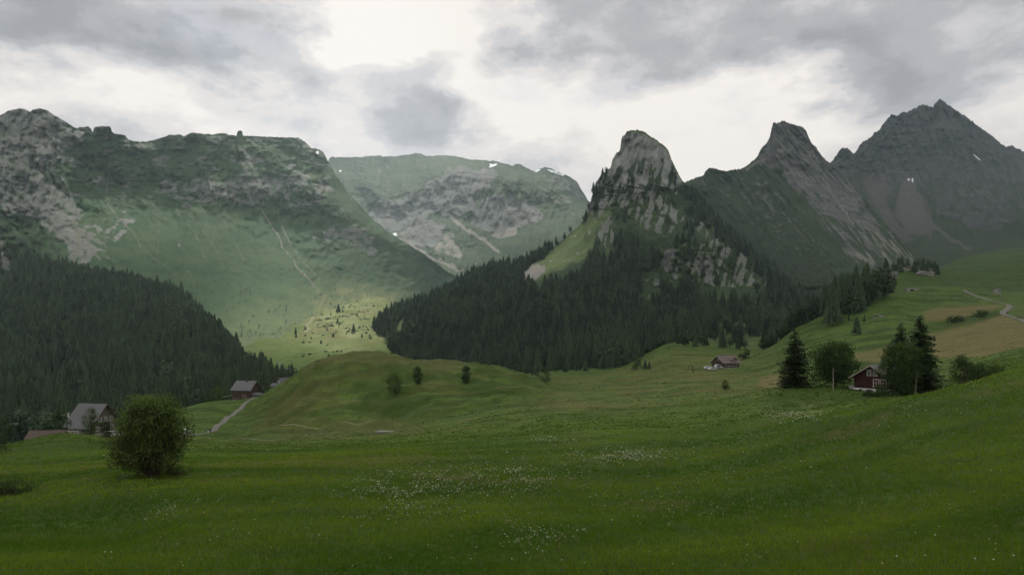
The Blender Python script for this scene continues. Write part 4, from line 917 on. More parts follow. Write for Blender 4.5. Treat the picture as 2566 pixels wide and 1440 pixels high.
# dark red house by the spruces
hp = hit(2172, 984, 112); hp = G(2212, 127.0)
rot = math.radians(90-58)
h1, r1 = house(hp, rot, 8.6, 7.2, 3.15, 5.4, 'dark red timber house with white plinth half hidden by trees', m_redwood, m_roofgrey, over=.75, gover=.7, plinth=.75, barge=m_paleplank)
for y in (.5, -.7): window(h1, (-4.3, y, 3.95), 0, -1, .82, 1.25, m_white, m_glass)
for y in (-.9, -2.3): window(h1, (-4.3, y, 1.95), 0, -1, 1.2, 1.65, m_white, m_shutter)
for y in (.9, 2.6): window(h1, (-4.3, y-.4, .35), 0, -1, .55, .4, m_metal, m_glass, False)
for x in (-2, 1.5): window(h1, (x, -3.6, 2.0), 1, -1, 1.0, 1.3, m_white, m_glass)
chimney(r1, -1.2, -.4, 4.8, 1.5, .55, m_stone)
pch = MB(); pch.box((-3.4, 4.15, .2), (1.8, 1.1, 1.7)); pch.build('side_wall', m_conc, h1)
# chalet left of the knoll
hc = G(618, 263.0)
h2, r2 = house(hc, math.radians(-13), 8.4, 7.2, 5.0, 8.2, 'dark timber chalet with grey roof beside the grassy knoll', m_brownwood, m_rooflight, over=.7, gover=.8, plinth=.7, plinth_m=m_stone, barge=m_greywood)
window(h2, (1.5, -3.6, 2.2), 1, -1, 1.9, 1.3, m_paleplank, m_shutter); window(h2, (-2.0, -3.6, 2.2), 1, -1, 1.3, 1.2, m_greywood, m_glass)
window(h2, (1.2, -3.6, 3.65), 1, -1, 1.9, .4, m_greywood, m_glass, False); window(h2, (-2.2, -3.6, 3.65), 1, -1, 1.1, .4, m_greywood, m_glass, False)
for y in (-1.2, 1.2): window(h2, (4.2, y, 4.9), 0, 1, .8, 1.0, m_greywood, m_glass)
window(h2, (4.2, -1.8, 2.1), 0, 1, .9, 1.2, m_greywood, m_glass)
chimney(r2, .6, -.6, 7.2, 2.0, .4, m_metal)
lean = MB(); lean.box((5.6, -.4, 1.4), (2.6, 5.0, 2.6)); ln_ = lean.build('lean_to', m_greywood, h2)
lr = MB(); lr.add([(4.3, -3.2, 3.3), (7.4, -3.2, 2.5), (7.4, 2.4, 2.5), (4.3, 2.4, 3.3), (4.3, -3.2, 3.45), (7.4, -3.2, 2.65), (7.4, 2.4, 2.65), (4.3, 2.4, 3.45)], [(0,3,2,1),(4,5,6,7),(0,1,5,4),(1,2,6,5),(2,3,7,6),(3,0,4,7)]); lr.build('lean_to_roof', m_rooflight, h2)
bal = MB(); bal.box((0, -3.78, 1.35), (8.3, .12, .18)); bal.build('floor_beam', m_greywood, h2)
# pale awning behind the chalet
p = G(577, 270.0); aw = empty('awning', p, math.radians(-10), 'white canvas awning peeping out left of the timber chalet', 'awning')
a_ = MB(); a_.add([(-3.2,-1.6,1.1),(2.6,-1.6,2.5),(2.6,1.6,2.5),(-3.2,1.6,1.1),(-3.2,-1.6,1.2),(2.6,-1.6,2.6),(2.6,1.6,2.6),(-3.2,1.6,1.2)], [(0,3,2,1),(4,5,6,7),(0,1,5,4),(1,2,6,5),(2,3,7,6),(3,0,4,7)]); a_.build('canvas', m_white, aw)
for sx, sy, hh in ((-3, -1.4, 1.1), (-3, 1.4, 1.1), (2.4, -1.4, 2.4), (2.4, 1.4, 2.4)):
    t_ = MB(); t_.tube([(sx, sy, -.6), (sx, sy, hh)], .05); t_.build('post', m_metal, aw)
# white house behind the knoll
hw_ = G(712, 322.0)
h3, r3 = house(hw_+Vector((0, 0, .2)), math.radians(62), 6.5, 5.0, 4.6, 6.9, 'white walled house half sunk behind the shoulder of the knoll', m_whitewall, m_roofgrey, over=.5, gover=.5, barge=m_metal)
for y in (-1.1, 1.1): window(h3, (-3.25, y, 4.2), 0, -1, .9, 1.2, m_metal, m_glass)
window(h3, (-3.25, .2, 1.6), 0, -1, .8, 2.2, m_metal, m_glass, False)
window(h3, (0, -2.5, 3.0), 1, -1, .9, 1.2, m_metal, m_glass)
sh, sr = house(G(692, 312.0), math.radians(-20), 4.6, 4.0, 2.6, 4.0, 'small grey shed between the chalet and the white house', m_greywood, m_roofgrey, name='shed', cat='shed', over=.4, gover=.3)
window(sh, (1.0, -2.0, 1.4), 1, -1, .8, .8, m_white, m_glass)
door = MB(); door.box((-1.0, -2.03, 1.0), (1.0, .08, 2.0)); door.build('door', m_brownwood, sh)
# farmhouse on the left
hf = G(233, 172.0); hf.z = -(1091-HY)/F*172.0+.5
h4, r4 = house(hf, math.radians(-12), 8.0, 8.6, 3.2, 8.3, 'steep roofed farmhouse behind the leafy bush at the meadow edge', m_greywood, m_rooflight, over=1.0, gover=.8, plinth=.6, plinth_m=m_stone, barge=m_brownwood)
for y in (-1.6, .2, 2.0): window(h4, (4.0, y, 4.3), 0, 1, .9, 1.3, m_white, m_glass)
for y in (-2.4, 0, 2.2): window(h4, (4.0, y, 1.9), 0, 1, 1.0, 1.3, m_white, m_glass)
for x in (-2.6, 0, 2.6): window(h4, (x, -4.3, 1.8), 1, -1, 1.1, 1.2, m_white, m_glass)
sf = MB(); sf.box((0, -4.36, .9), (3.2, .1, .12)); sf.build('beam', m_paleplank, h4)
# barn
hb = G(120, 140.0); hb.z = -(1116-HY)/F*140-1.2
h5, r5 = house(hb, math.radians(4), 7.2, 6.4, 1.5, 4.5, 'low barn whose brown tiled roof shows over the grass crest', m_greywood, m_roofbrown, name='barn', cat='barn', over=.6, gover=.35, barge=m_greywood)
window(h5, (3.3, 0, 1.8), 0, 1, .8, .8, m_greywood, m_glass)
# chalet in the valley meadow
hm = G(1818, 290.0)
h6, r6 = house(hm, math.radians(25), 9.2, 7.6, 2.9, 5.7, 'rust roofed chalet with dormer among parked cars', m_brownwood, m_roofrust, over=.9, gover=1.0, plinth=.5, plinth_m=m_stone, barge=m_paleplank)
for y in (-1.6, 0, 1.6): window(h6, (-4.6, y, 1.7), 0, -1, .9, 1.1, m_white, m_glass)
window(h6, (-4.6, 0, 3.8), 0, -1, 1.0, 1.0, m_white, m_glass)
for x in (-3.2, -1.6, 0, 1.6, 3.2): window(h6, (x, -3.8, 1.6), 1, -1, .9, 1.2, m_white, m_glass)
bl = MB(); bl.box((-5.1, 0, 2.75), (.9, 6.6, .12)); bl.box((-5.5, 0, 3.2), (.08, 6.6, .8)); bl.build('balcony', m_brownwood, h6)
dm = MB(); dm.prism([(-1.35, 3.0), (1.35, 3.0), (1.35, 4.1), (0, 5.0), (-1.35, 4.1)], -3.7, -.6); dv = dm.v[0]; dm.v[0] = dv+[1.9, 0, 0]; do_ = dm.build('dormer', m_greywood, h6)
dr = MB()
for s in (-1, 1):
    P = [(0, 5.05), (s*1.75, 3.88), (s*1.75, 4.03), (0, 5.22)]
    dr.add([(1.9+x, -4.1, z) for x, z in P]+[(1.9+x, -.3, z) for x, z in P], [(0, 1, 2, 3), (7, 6, 5, 4)]+[(i, 4+i, 4+(i+1) % 4, (i+1) % 4) for i in range(4)])
dr.build('dormer_roof', m_roofrust, do_)
window(do_, (1.9, -3.7, 3.7), 1, -1, .9, .8, m_white, m_glass)
chimney(r6, 1.0, .9, 4.9, 1.3, .5, m_stone)
# tiny hut and pale culvert far up on the right
hh_ = hit(2498, 735, 300)
hs, hsr = house(hh_, math.radians(30), 3.6, 3.0, 2.0, 3.0, 'tiny pale hut alone on the upper right pasture', m_conc, m_roofgrey, name='hut', cat='hut', over=.25, gover=.2)
d_ = MB(); d_.box((0, -1.53, .9), (.9, .08, 1.8)); d_.build('door', m_metal, hs)
cp_ = hit(2288, 728, 300); cu = empty('culvert', cp_, math.radians(12), 'pale concrete culvert in the bank below the wooded rocks', 'culvert')
c_ = MB(); c_.box((0, 0, .3), (9, .6, 2.2)); c_.box((-4.6, .9, .2), (.6, 2.4, 1.9)); c_.box((4.6, .9, .2), (.6, 2.4, 1.9)); c_.build('headwall', m_conc, cu)
c_ = MB(); c_.box((-1, -.33, .2), (3.0, .1, 1.2)); c_.build('opening_panel', simple('opening_shade', (.01, .01, .01)), cu)  # black panel on the headwall, its colour standing for a shaded hollow
# ------------------------------------------------------------------ POLES, FENCE, FRAME
def pole(x, d, h, label, lean_=0., r=.09, name='wooden_pole', cat='pole', arm=False):
    p = G(x, d); root = empty(name, p, 0, label, cat)
    b = MB(); b.tube([(0, 0, -.4), (lean_*h*.5, 0, h*.5), (lean_*h, 0, h)], [r*1.15, r, r*.8], 8); b.build('pole', m_pole, root)
    c = MB(); c.tube([(lean_*h, 0, h), (lean_*h, 0, h+.12)], [r*.95, r*.3], 8); c.build('cap', m_metal, root)
    if arm:
        c = MB(); c.box((lean_*h, -.1, h-.4), (.5, .08, .1)); c.build('insulator_arm', m_metal, root)
    return root
pole(2088, 122, 4.7, 'upright grey pole in front of the round leafy tree', arm=True)
pole(2294, 112, 4.6, 'grey pole leaning slightly before the tallest spruce', .05, .08, arm=True)
pole(172, 150, 7.0, 'thin grey flagpole standing left of the steep roofed farmhouse', .02, .06, name='flagpole', cat='flagpole')
fl = bpy.data.objects['flagpole']; f_ = MB(); f_.box((-.12, .0, 6.2), (.32, .03, 1.1)); f_.build('flag', m_white, fl)
p = G(1733, 262.0); af = empty('timber_frame', p, .3, 'brown timber A-frame standing in the open meadow left of the cars', 'frame')
for s, dx in ((-1, -1.5), (1, -.1)):
    b = MB(); b.tube([(dx+s*.8, 0, -.3), (dx+.3, 0, 3.6)], .09, 6); b.build('leg', m_brownwood, af)
b = MB(); b.tube([(.9, 0, -.3), (.7, 0, 3.1)], .08, 6); b.build('post', m_brownwood, af)
b = MB(); b.tube([(-1.2, 0, 3.4), (.7, 0, 3.0)], .07, 6); b.build('crossbeam', m_brownwood, af)
p = G(183, 150.0); fe = empty('fence', Vector((p.x, p.y, -(1092-HY)/F*150)), .1, 'pale slatted garden fence beside the farmhouse', 'fence')
for q in range(4):
    b = MB(); b.box((-1.3+q*.87, 0, .5), (.1, .1, 1.9)); b.build('post', m_paleplank, fe)
for q in range(3):
    b = MB(); b.box((0, -.08, .35+.42*q), (2.9, .05, .2)); b.build('rail', m_white, fe)
# ------------------------------------------------------------------ CARS
m_tyre = simple('rubber', (.02, .02, .02), .8, .1, 5); m_rim = simple('wheel_rim', (.4, .4, .42), .4, .1, 5, .6)
m_lamp = simple('lamp_glass', (.6, .6, .55), .2, .05, 5); m_rlamp = simple('rear_lamp', (.3, .02, .02), .3, .05, 5)
paints = {k: simple(k+'_car_paint', c, .35, .04, 1, 0, .5) for k, c in (('white', (.45, .45, .44)), ('silver', (.38, .39, .40)), ('dark', (.05, .055, .07)), ('grey', (.2, .2, .21)))}
def make_car(p, rz, paint, label, group=None, van=False):
    root = empty('car', p, rz, label, 'car', group)
    hgt = 1.9 if van else 1.48
    prof = [(-2.1, .3), (2.1, .3), (2.15, .62), (2.05, .82), (1.15, .95), (.45, hgt-.05), (.1, hgt), (-1.35, hgt), (-1.75, hgt-.12), (-2.1, .95), (-2.15, .6)]
    b = MB(); n = len(prof); rows = [(-.85, .93), (-.8, 1.0), (.8, 1.0), (.85, .93)]
    V = []
    for y, s in rows: V += [(x*(.985 if abs(y) > .82 else 1), y*(1 if z < 1 else .86), z if s == 1 else z*.985+.01) for x, z in prof]
    Fs = [tuple(range(n)), tuple(range(4*n-1, 3*n-1, -1))]+[(r_*n+i, (r_+1)*n+i, (r_+1)*n+(i+1) % n, r_*n+(i+1) % n) for r_ in range(3) for i in range(n)]
    b.add(V, Fs); b.build('body', paint, root)
    w = MB()
    for s in (-1, 1):
        P = [(.95, 1.0), (.42, hgt-.13), (-1.35, hgt-.13), (-1.8, 1.0)]
        w.add([(x, s*(.80 if z < 1.1 else .755), z) for x, z in P]+[(x, s*(.84 if z < 1.1 else .775), z) for x, z in P], [(0, 1, 2, 3), (7, 6, 5, 4)]+[(i, 4+i, 4+(i+1) % 4, (i+1) % 4) for i in range(4)])
    w.build('side_window', m_glass, root)
    w = MB(); w.add([(1.13, -.72, .98), (1.13, .72, .98), (.50, .66, hgt-.1), (.50, -.66, hgt-.1), (1.16, -.72, 1.0), (1.16, .72, 1.0), (.54, .66, hgt-.08), (.54, -.66, hgt-.08)], [(0, 3, 2, 1), (4, 5, 6, 7), (0, 1, 5, 4), (1, 2, 6, 5), (2, 3, 7, 6), (3, 0, 4, 7)]); w.build('windscreen', m_glass, root)
    for x in (-1.3, 1.35):
        for s in (-1, 1):
            t = MB(); t.tube([(x, s*.7, .32), (x, s*.88, .32)], .32, 14); t_ = t.build('wheel', m_tyre, root)
            t = MB(); t.tube([(x, s*.86, .32), (x, s*.9, .32)], .19, 10); t.build('rim', m_rim, t_)
    for s in (-1, 1):
        t = MB(); t.box((2.12, s*.62, .7), (.08, .32, .16)); t.build('headlight', m_lamp, root)
        t = MB(); t.box((-2.13, s*.66, .78), (.06, .22, .2)); t.build('tail_light', m_rlamp, root)
    return root
g_ = 'cars parked below the chalet'
for x, d, rz, pk, lb, van in ((1776, 281, .2, 'silver', 'silver car parked farthest from the rust roofed chalet', False), (1786, 278, .4, 'white', 'white car parked nearest the camera below the chalet', False),
                              (1797, 281, .9, 'grey', 'grey car parked between the white car and the white van', False), (1801, 284, .3, 'white', 'white van parked against the gable of the chalet', True)):
    make_car(G(x, d), rz, paints[pk], lb, g_, van)
make_car(G(467, 187.0), -1.2, paints['white'], 'white car on the lane just right of the leafy bush')
pv = G(284, 150.0); make_car(Vector((pv.x, pv.y, -(1094-HY)/F*150)), .3, paints['white'], 'white car by the farmhouse partly hidden by the leafy bush')
# ------------------------------------------------------------------ LANES
def ribbon(name, pts, w, mat, label, lift=.10, sub=14):
    P = [np.array(q, float) for q in pts]; C = []
    for i in range(len(P)-1):
        a = P[max(i-1, 0)]; b = P[i]; c = P[i+1]; d = P[min(i+2, len(P)-1)]
        for t in np.linspace(0, 1, sub, endpoint=False):
            C.append(.5*((2*b)+(-a+c)*t+(2*a-5*b+4*c-d)*t*t+(-a+3*b-3*c+d)*t**3))
    C.append(P[-1]); C = np.array(C); T = np.gradient(C[:, :2], axis=0); T /= np.linalg.norm(T, axis=1)[:, None]+1e-9
    Nn = np.stack([T[:, 1], -T[:, 0]], 1); V = []; us = np.linspace(-.5, .5, 5)
    for u in us:
        q = C[:, :2]+Nn*(u*w); z = gz(q[:, 0], q[:, 1])+lift
        V.append(np.stack([q[:, 0], q[:, 1], z], 1))
    V = np.array(V); 
    V[:, :, 2] = np.maximum(V[:, :, 2], V[2:3, :, 2]-.15)
    nr, nc = V.shape[:2]; V = V.reshape(-1, 3); fs = grid_faces(nr, nc)
    skirt = V.copy(); skirt[:, 2] -= .6
    top = len(V); i0 = np.arange(nc)
    f2 = np.concatenate([np.stack([i0[:-1], i0[1:], i0[1:]+top, i0[:-1]+top], 1), np.stack([(nr-1)*nc+i0[1:], (nr-1)*nc+i0[:-1], (nr-1)*nc+i0[:-1]+top, (nr-1)*nc+i0[1:]+top], 1)])
    o = mesh_np(name, np.concatenate([V, skirt]), np.concatenate([fs, f2]), mat, smooth=False)
    return tag(o, label, 'lane', kind='structure')
m_lane = simple('gravel_lane', (.15, .14, .115), .95, .25, .8)
m_track = simple('worn_track', (.16, .16, .085), .95, .3, .6)
ribbon('road', [G(425, 176), G(455, 183), G(490, 187), G(520, 190), G(536, 197), G(553, 208), G(570, 219), G(588, 230), G(608, 241), G(624, 248), G(640, 254)], 2.1, m_lane, 'pale gravel lane climbing to the timber chalet', .14)
ribbon('path', [G(520, 184), G(560, 172), G(600, 163), G(650, 158), G(700, 154), G(760, 152), G(830, 151), G(900, 149), G(960, 147)], .6, m_track, 'narrow worn path crossing below the knoll', .06)
ribbon('path', [G(620, 189), G(690, 187), G(760, 184), G(850, 180), G(930, 176)], .45, m_track, 'faint footpath along the foot of the knoll', .05)
ribbon('road', [hit(2610, 822, 240), hit(2566, 806, 240), hit(2545, 798, 240), hit(2522, 790, 240), hit(2513, 785, 250), hit(2522, 776, 260), hit(2530, 768, 280), hit(2522, 762, 300), hit(2505, 758, 300), hit(2480, 752, 300), hit(2455, 744, 300), hit(2430, 735, 300), hit(2415, 727, 300)], 2.4, m_lane, 'pale lane bending across the hayfields on the right', .16)
ribbon('path', [G(765, 1010), G(772, 1060), G(768, 1110), G(778, 1170), G(785, 1250)], 6, m_track, 'pale track on the sunlit valley floor', .5)
sl = G(970, 143.5); so = empty('stone_slab', sl, math.radians(-12), 'long pale concrete slab lying in the grass below the knoll', 'slab')
b = MB(); b.box((0, 0, .05), (5.6, 1.6, .3)); b.build('slab', m_conc, so); b = MB(); b.box((0, -.78, .12), (5.7, .16, .42)); b.build('kerb', m_stone, so)
# ------------------------------------------------------------------ PEOPLE
def person(p, rz, label, skin, jacket, trousers, hairc, stride=.16, seed=1):
    J = dict(pelvis=(0, 0, .93), waist=(0, .01, 1.08), chest=(0, .02, 1.3), neck=(0, .01, 1.47), headb=(0, -.01, 1.56), head=(0, -.02, 1.68), top=(0, 0, 1.76), nose=(0, -.1, 1.64),
             sl=(-.19, .02, 1.41), el=(-.25, .06, 1.14), wl=(-.23, -.06, .9), hl=(-.22, -.09, .8), sr=(.19, .02, 1.41), er=(.25, .0, 1.14), wr=(.23, -.14, .93), hr=(.22, -.18, .84),
             hpl=(-.1, 0, .88), kl=(-.11, -stride, .5), al=(-.11, -stride*.9, .09), tl=(-.11, -stride*.9-.16, .04), hpr=(.1, 0, .88), kr=(.11, stride*.4, .5), ar=(.11, stride*1.6, .12), tr=(.11, stride*1.6-.14, .04))
    R = dict(pelvis=.15, waist=.14, chest=.165, neck=.06, headb=.075, head=.105, top=.06, nose=.025, sl=.085, el=.052, wl=.036, hl=.045, sr=.085, er=.052, wr=.036, hr=.045, hpl=.105, kl=.068, al=.045, tl=.04, hpr=.105, kr=.068, ar=.045, tr=.04)
    E = [('pelvis', 'waist'), ('waist', 'chest'), ('chest', 'neck'), ('neck', 'headb'), ('headb', 'head'), ('head', 'top'), ('head', 'nose'), ('chest', 'sl'), ('sl', 'el'), ('el', 'wl'), ('wl', 'hl'), ('chest', 'sr'), ('sr', 'er'), ('er', 'wr'), ('wr', 'hr'),
         ('pelvis', 'hpl'), ('hpl', 'kl'), ('kl', 'al'), ('al', 'tl'), ('pelvis', 'hpr'), ('hpr', 'kr'), ('kr', 'ar'), ('ar', 'tr')]
    for s in ('l', 'r'):            # five fingers on each hand
        hx, hy, hz = J['h'+s]; sg = -1 if s == 'l' else 1
        for k in range(4):
            n1 = f'f{s}{k}'; J[n1] = (hx, hy-.035+.024*k, hz-.10+.012*abs(k-1)); R[n1] = .009; E.append(('h'+s, n1))
        n1 = f't{s}h'; J[n1] = (hx-sg*.03, hy-.06, hz-.02); R[n1] = .010; E.append(('h'+s, n1))
    names = list(J); me = bpy.data.meshes.new('person'); me.from_pydata([J[k] for k in names], [(names.index(a), names.index(b)) for a, b in E], [])
    o = bpy.data.objects.new('person', me); COL.objects.link(o)
    md = o.modifiers.new('s', 'SKIN'); sv = me.skin_vertices[0].data
    for i, k in enumerate(names): sv[i].radius = (R[k], R[k]*(.72 if k in ('chest', 'waist', 'pelvis') else 1)); sv[i].use_root = (k == 'pelvis')
    o.modifiers.new('u', 'SUBSURF').levels = 2; o.modifiers['u'].render_levels = 2
    dg = bpy.context.evaluated_depsgraph_get(); ev = o.evaluated_get(dg); m2 = bpy.data.meshes.new_from_object(ev)
    bpy.data.objects.remove(o)
    for m in (skin, jacket, trousers, m_tyre): m2.materials.append(m)
    for f in m2.polygons:
        z = f.center.z; ax = abs(f.center.x)
        f.use_smooth = True
        f.material_index = 0 if z > 1.48 or (ax > .16 and z < .92 and z > .6) else (1 if z > .96 or ax > .2 else (2 if z > .1 else 3))
    o = bpy.data.objects.new('person', m2); COL.objects.link(o); o.location = p; o.rotation_euler = (0, 0, rz)
    tag(o, label, 'person', 'walkers on the lane')
    hb_ = MB(); rr = np.random.default_rng(seed); V = []; nU, nV = 10, 6
    for j in range(nV):
        ph = j/(nV-1)*1.75
        for i in range(nU):
            a = 2*PI*i/nU; V.append((.118*math.sin(ph)*math.cos(a), .012+.125*math.sin(ph)*math.sin(a)+.03*(j/nV), 1.68+.125*math.cos(ph)-(0.05 if math.sin(a) > .2 else -.03)*(j/nV)))
    hb_.add(V, [(j*nU+i, j*nU+(i+1) % nU, (j+1)*nU+(i+1) % nU, (j+1)*nU+i) for j in range(nV-1) for i in range(nU)]); hb_.build('hair', hairc, o, True)
    return o
m_skin = simple('skin', (.45, .28, .2), .6, .08, 6); m_hair = simple('dark_hair', (.03, .02, .015), .7, .2, 8)
m_j1 = simple('grey_jacket', (.16, .17, .17), .8, .15, 6); m_t1 = simple('grey_trousers', (.12, .12, .12), .8, .15, 6)
m_j2 = simple('black_jacket', (.012, .012, .016), .8, .15, 6); m_t2 = simple('black_trousers', (.012, .012, .014), .8, .15, 6)
for x, d, rz, lb, a, b, sd in ((516, 188.5, .5, 'person in grey clothes walking on the lane', m_j1, m_t1, 1), (527, 188, .9, 'person in black clothes walking on the lane', m_j2, m_t2, 2)):
    q = G(x, d); q.z += .16; person(q, rz, lb, m_skin, a, b, m_hair, .17 if sd == 1 else .12, sd)
# ------------------------------------------------------------------ ROCKS
def boulder(p, s, seed, label, group):
    bm = bmesh.new(); bmesh.ops.create_icosphere(bm, subdivisions=3, radius=1)
    r = random.Random(seed)
    for v in bm.verts:
        c = v.co; k = .75+.5*float(fbm(c.x*1.3+seed*3, c.y*1.3+c.z*1.7, 3, seed)); v.co = Vector((c.x*k*s*1.3, c.y*k*s, c.z*k*s*.7))
    me = bpy.data.meshes.new('boulder'); bm.to_mesh(me); bm.free(); me.materials.append(m_rockgrey)
    o = bpy.data.objects.new('boulder', me); COL.objects.link(o); o.location = p; o.rotation_euler = (0, 0, r.uniform(0, 6)); return tag(o, label, 'boulder', group)
m_rockgrey = simple('pale_rock', (.20, .185, .165), .9, .4, 1.2)
for i in range(9):
    boulder(hit(random.uniform(2185, 2230), random.uniform(786, 806), 240), random.uniform(.5, 1.2), i+1, 'pale boulder in the rocky patch on the grassy spur', 'boulders on the grassy spur')
for i in range(26):
    q = G(random.uniform(2228, 2345), random.uniform(528, 556)); boulder(q, random.uniform(2.0, 5.0), i+31, 'grey crag among the trees on the wooded rise', 'crags on the wooded rise')
# ------------------------------------------------------------------ WOODS: the nearest trees one by one, the rest of each wood as one mass
woods = [('wooded_hillside', .019, (13, 28), .18, 3, 'dark spruce in the dense wood on the left hillside', 'spruces of the left hillside wood', 'dense dark spruce wood covering the left hillside', 84),
         ('central_peak', .019, (13, 27), .14, 4, 'dark spruce in the wood on the flank of the rocky horn', 'spruces below the rocky horn', 'dense dark spruce wood on the flanks of the rocky horn', 80),
         ('second_peak', .010, (6, 12), .3, 5, None, None, 'scattered dark trees on the slope below the rock tower', 0)]
for sn, dens, hr, lf_, sd, l1, g1, l2, keep in woods:
    P, h, lf = scatter(sn, dens, hr, lf_, sd)
    # drop what the ground hides or stands clear of the slope foot
    gzv = gz(P[:, 0], P[:, 1]); ok = P[:, 2] > gzv-3.0
    if sn == 'wooded_hillside': ok &= P[:, 1] > 300
    P, h, lf = P[ok], h[ok], lf[ok]
    P[:, 2] = np.maximum(P[:, 2], gz(P[:, 0], P[:, 1]))
    px = CX+F*P[:, 0]/P[:, 1]
    if keep:
        py = HY-F*(P[:, 2]+h)/P[:, 1]
        size = np.where((px > 0) & (px < 2566) & ~lf, h/P[:, 1], 0)
        # keep those that can be seen over the ground before them
        vis = np.ones(len(P), bool); cand = np.argsort(-size)[:900]; chosen = []
        for k in cand:
            ds = np.linspace(60, P[k, 1]*.97, 60); yy = (HY-F*gz(P[k, 0]/P[k, 1]*ds, ds)/ds).min()
            if py[k] < yy-4: chosen.append(k)
            if len(chosen) >= keep: break
        for n_, k in enumerate(chosen):
            w = h[k]*random.uniform(.9, 1.2); put_far(far_meshes[n_ % 5], 'spruce', Vector(P[k])-Vector((0, 0, .4)), h[k], w, l1, 'spruce', g1)
        rest = np.ones(len(P), bool); rest[chosen] = False
        P, h, lf = P[rest], h[rest], lf[rest]
    o = merge_trees('forest', P, h, lf, sd+50, [m_spruce], -.30 if sn == 'wooded_hillside' else .0)
    tag(o, l2, 'forest', kind='stuff')
# clump on the spur crest
r_ = np.random.default_rng(90)
crestD = lambda x: np.interp(x, [1900, 2000, 2100, 2190, 2250], [345, 350, 362, 375, 388])
for i in range(64):
    x = 1935+290*r_.random()**.75; d = float(crestD(x))+r_.uniform(-6, 30)-(r_.uniform(0, 52) if 2085 < x < 2215 else 0)
    lf = (x < 2010 and r_.random() < .55) or r_.random() < .30
    p = G(x, d); p.z -= .4
    hgt = np.interp(x, [1935, 1990, 2050, 2120, 2215], [11, 16, 21, 23, 23])*r_.uniform(.8, 1.15)
    if lf: put_far(leafy_meshes[i % 3], 'broadleaf_tree', p, hgt*.72, hgt*.75, 'round leafy tree in the clump on the grassy spur', 'tree', 'leafy trees in the spur clump')
    else: put_far(far_meshes[i % 5], 'spruce', p, hgt, hgt*r_.uniform(.9, 1.1), 'dark spruce in the clump on the grassy spur', 'spruce', 'spruces in the spur clump')
for i in range(10):                      # lower edge of the clump
    x = 1910+90*r_.random(); d = float(crestD(x))+r_.uniform(4, 20); p = G(x, d); p.z -= .4
    put_far(leafy_meshes[i % 3], 'broadleaf_tree', p, r_.uniform(7, 11), r_.uniform(8, 12), 'round leafy tree in the clump on the grassy spur', 'tree', 'leafy trees in the spur clump')
for i in range(36):                      # wooded rise behind the spur
    x = r_.choice([r_.uniform(2225, 2260), r_.uniform(2255, 2310), r_.uniform(2310, 2350)]); p = G(x, r_.uniform(535, 585)); p.z -= .3; hg = r_.uniform(8, 15)
    put_far(far_meshes[i % 5], 'spruce', p, hg, hg*r_.uniform(1, 1.4), 'spruce on the rocky wooded rise behind the spur', 'spruce', 'spruces on the wooded rise')
p = hit(2241, 716, 300); put_far(far_meshes[1], 'spruce', p, 11.5, 13, 'lone dark spruce right of the clump on the spur crest', 'spruce', None)
p = hit(2147, 838, 200); put_far(far_meshes[2], 'spruce', p, 8.2, 11, 'squat dark spruce alone on the green slope above the house', 'spruce', None)
p = hit(2166, 806, 200); put_far(far_meshes[4], 'spruce', p, 3.6, 4.6, 'very small spruce beside the boulders on the spur', 'spruce', None)
# ragged lower edge of the central wood
for i in range(18):
    x = r_.choice([r_.uniform(1400, 1560), r_.uniform(1500, 1565), r_.uniform(1700, 1880)]); d = np.interp(x, [1400, 1565, 1700, 1880], [418, 455, 410, 412])+r_.uniform(-30, 12); p = G(x, d); p.z -= .3; hg = r_.uniform(9, 19)
    put_far(far_meshes[i % 5], 'spruce', p, hg, hg*r_.uniform(.95, 1.25), 'spruce standing out on the meadow before the central wood', 'spruce', 'spruces along the lower edge of the central wood')
for i in range(22):
    x = r_.uniform(1230, 1900); d = np.interp(x, [1230, 1300, 1400, 1565, 1700, 1900], [330, 360, 425, 455, 415, 410])+r_.uniform(-14, 14); p = G(x, d); p.z -= .3; hg = r_.uniform(5, 10)
    put_far(leafy_meshes[i % 3], 'broadleaf_tree', p, hg, hg*r_.uniform(.9, 1.3), 'pale leafy tree along the lower edge of the central wood', 'tree', 'leafy trees along the lower edge of the central wood')
# single trees on the valley floor and knoll foot
for x, d, hg, lb in ((848, 1330, 22, 'lone spruce standing highest on the sunlit valley floor'), (741, 1010, 13, 'lone spruce at the edge of the sunlit valley floor'), (886, 1000, 17, 'lone spruce at the foot of the wooded spur'), (846, 1120, 11, 'small spruce among scrub in the middle of the valley floor'), (742, 980, 8, 'stunted spruce below another on the valley floor')):
    put_far(far_meshes[random.randrange(5)], 'spruce', G(x, d), hg, hg*1.25, lb, 'spruce', None)
rv = np.random.default_rng(44)
for i in range(16):
    x = rv.normal(850, 50); d = rv.uniform(850, 1500); hg = rv.uniform(4, 9)
    put_far(far_meshes[i % 5], 'spruce', G(x, d), hg, hg*1.4, 'very small dark spruce dotted among the scrub of the sunlit valley floor', 'spruce', 'small spruces on the sunlit valley floor')
for x, d, hg, lb in ((1617, 312, 5.4, 'taller of two small spruces at the meadow edge'), (1627, 311, 4.2, 'shorter of two small spruces at the meadow edge')):
    put_far(far_meshes[3], 'spruce', G(x, d), hg, hg*1.5, lb, 'spruce', None)
place_broadleaf(G(1598, 322), 7.0, 5.0, 61, 'slender pale leaved tree at the far meadow edge', nleaf=1400, size=.45, nl=10, tint=.7)
place_broadleaf(G(1590, 316), 2.4, 3.6, 62, 'low round shrub beside the slender pale tree', 'shrub', 'shrub', None, 700, .4, 3, .05, 6)
place_broadleaf(hit(1818, 975, 120), 2.6, 3.6, 63, 'lone bushy sapling in the middle of the pale meadow', 'shrub', 'shrub', None, 700, .3, 4, .1, 9)
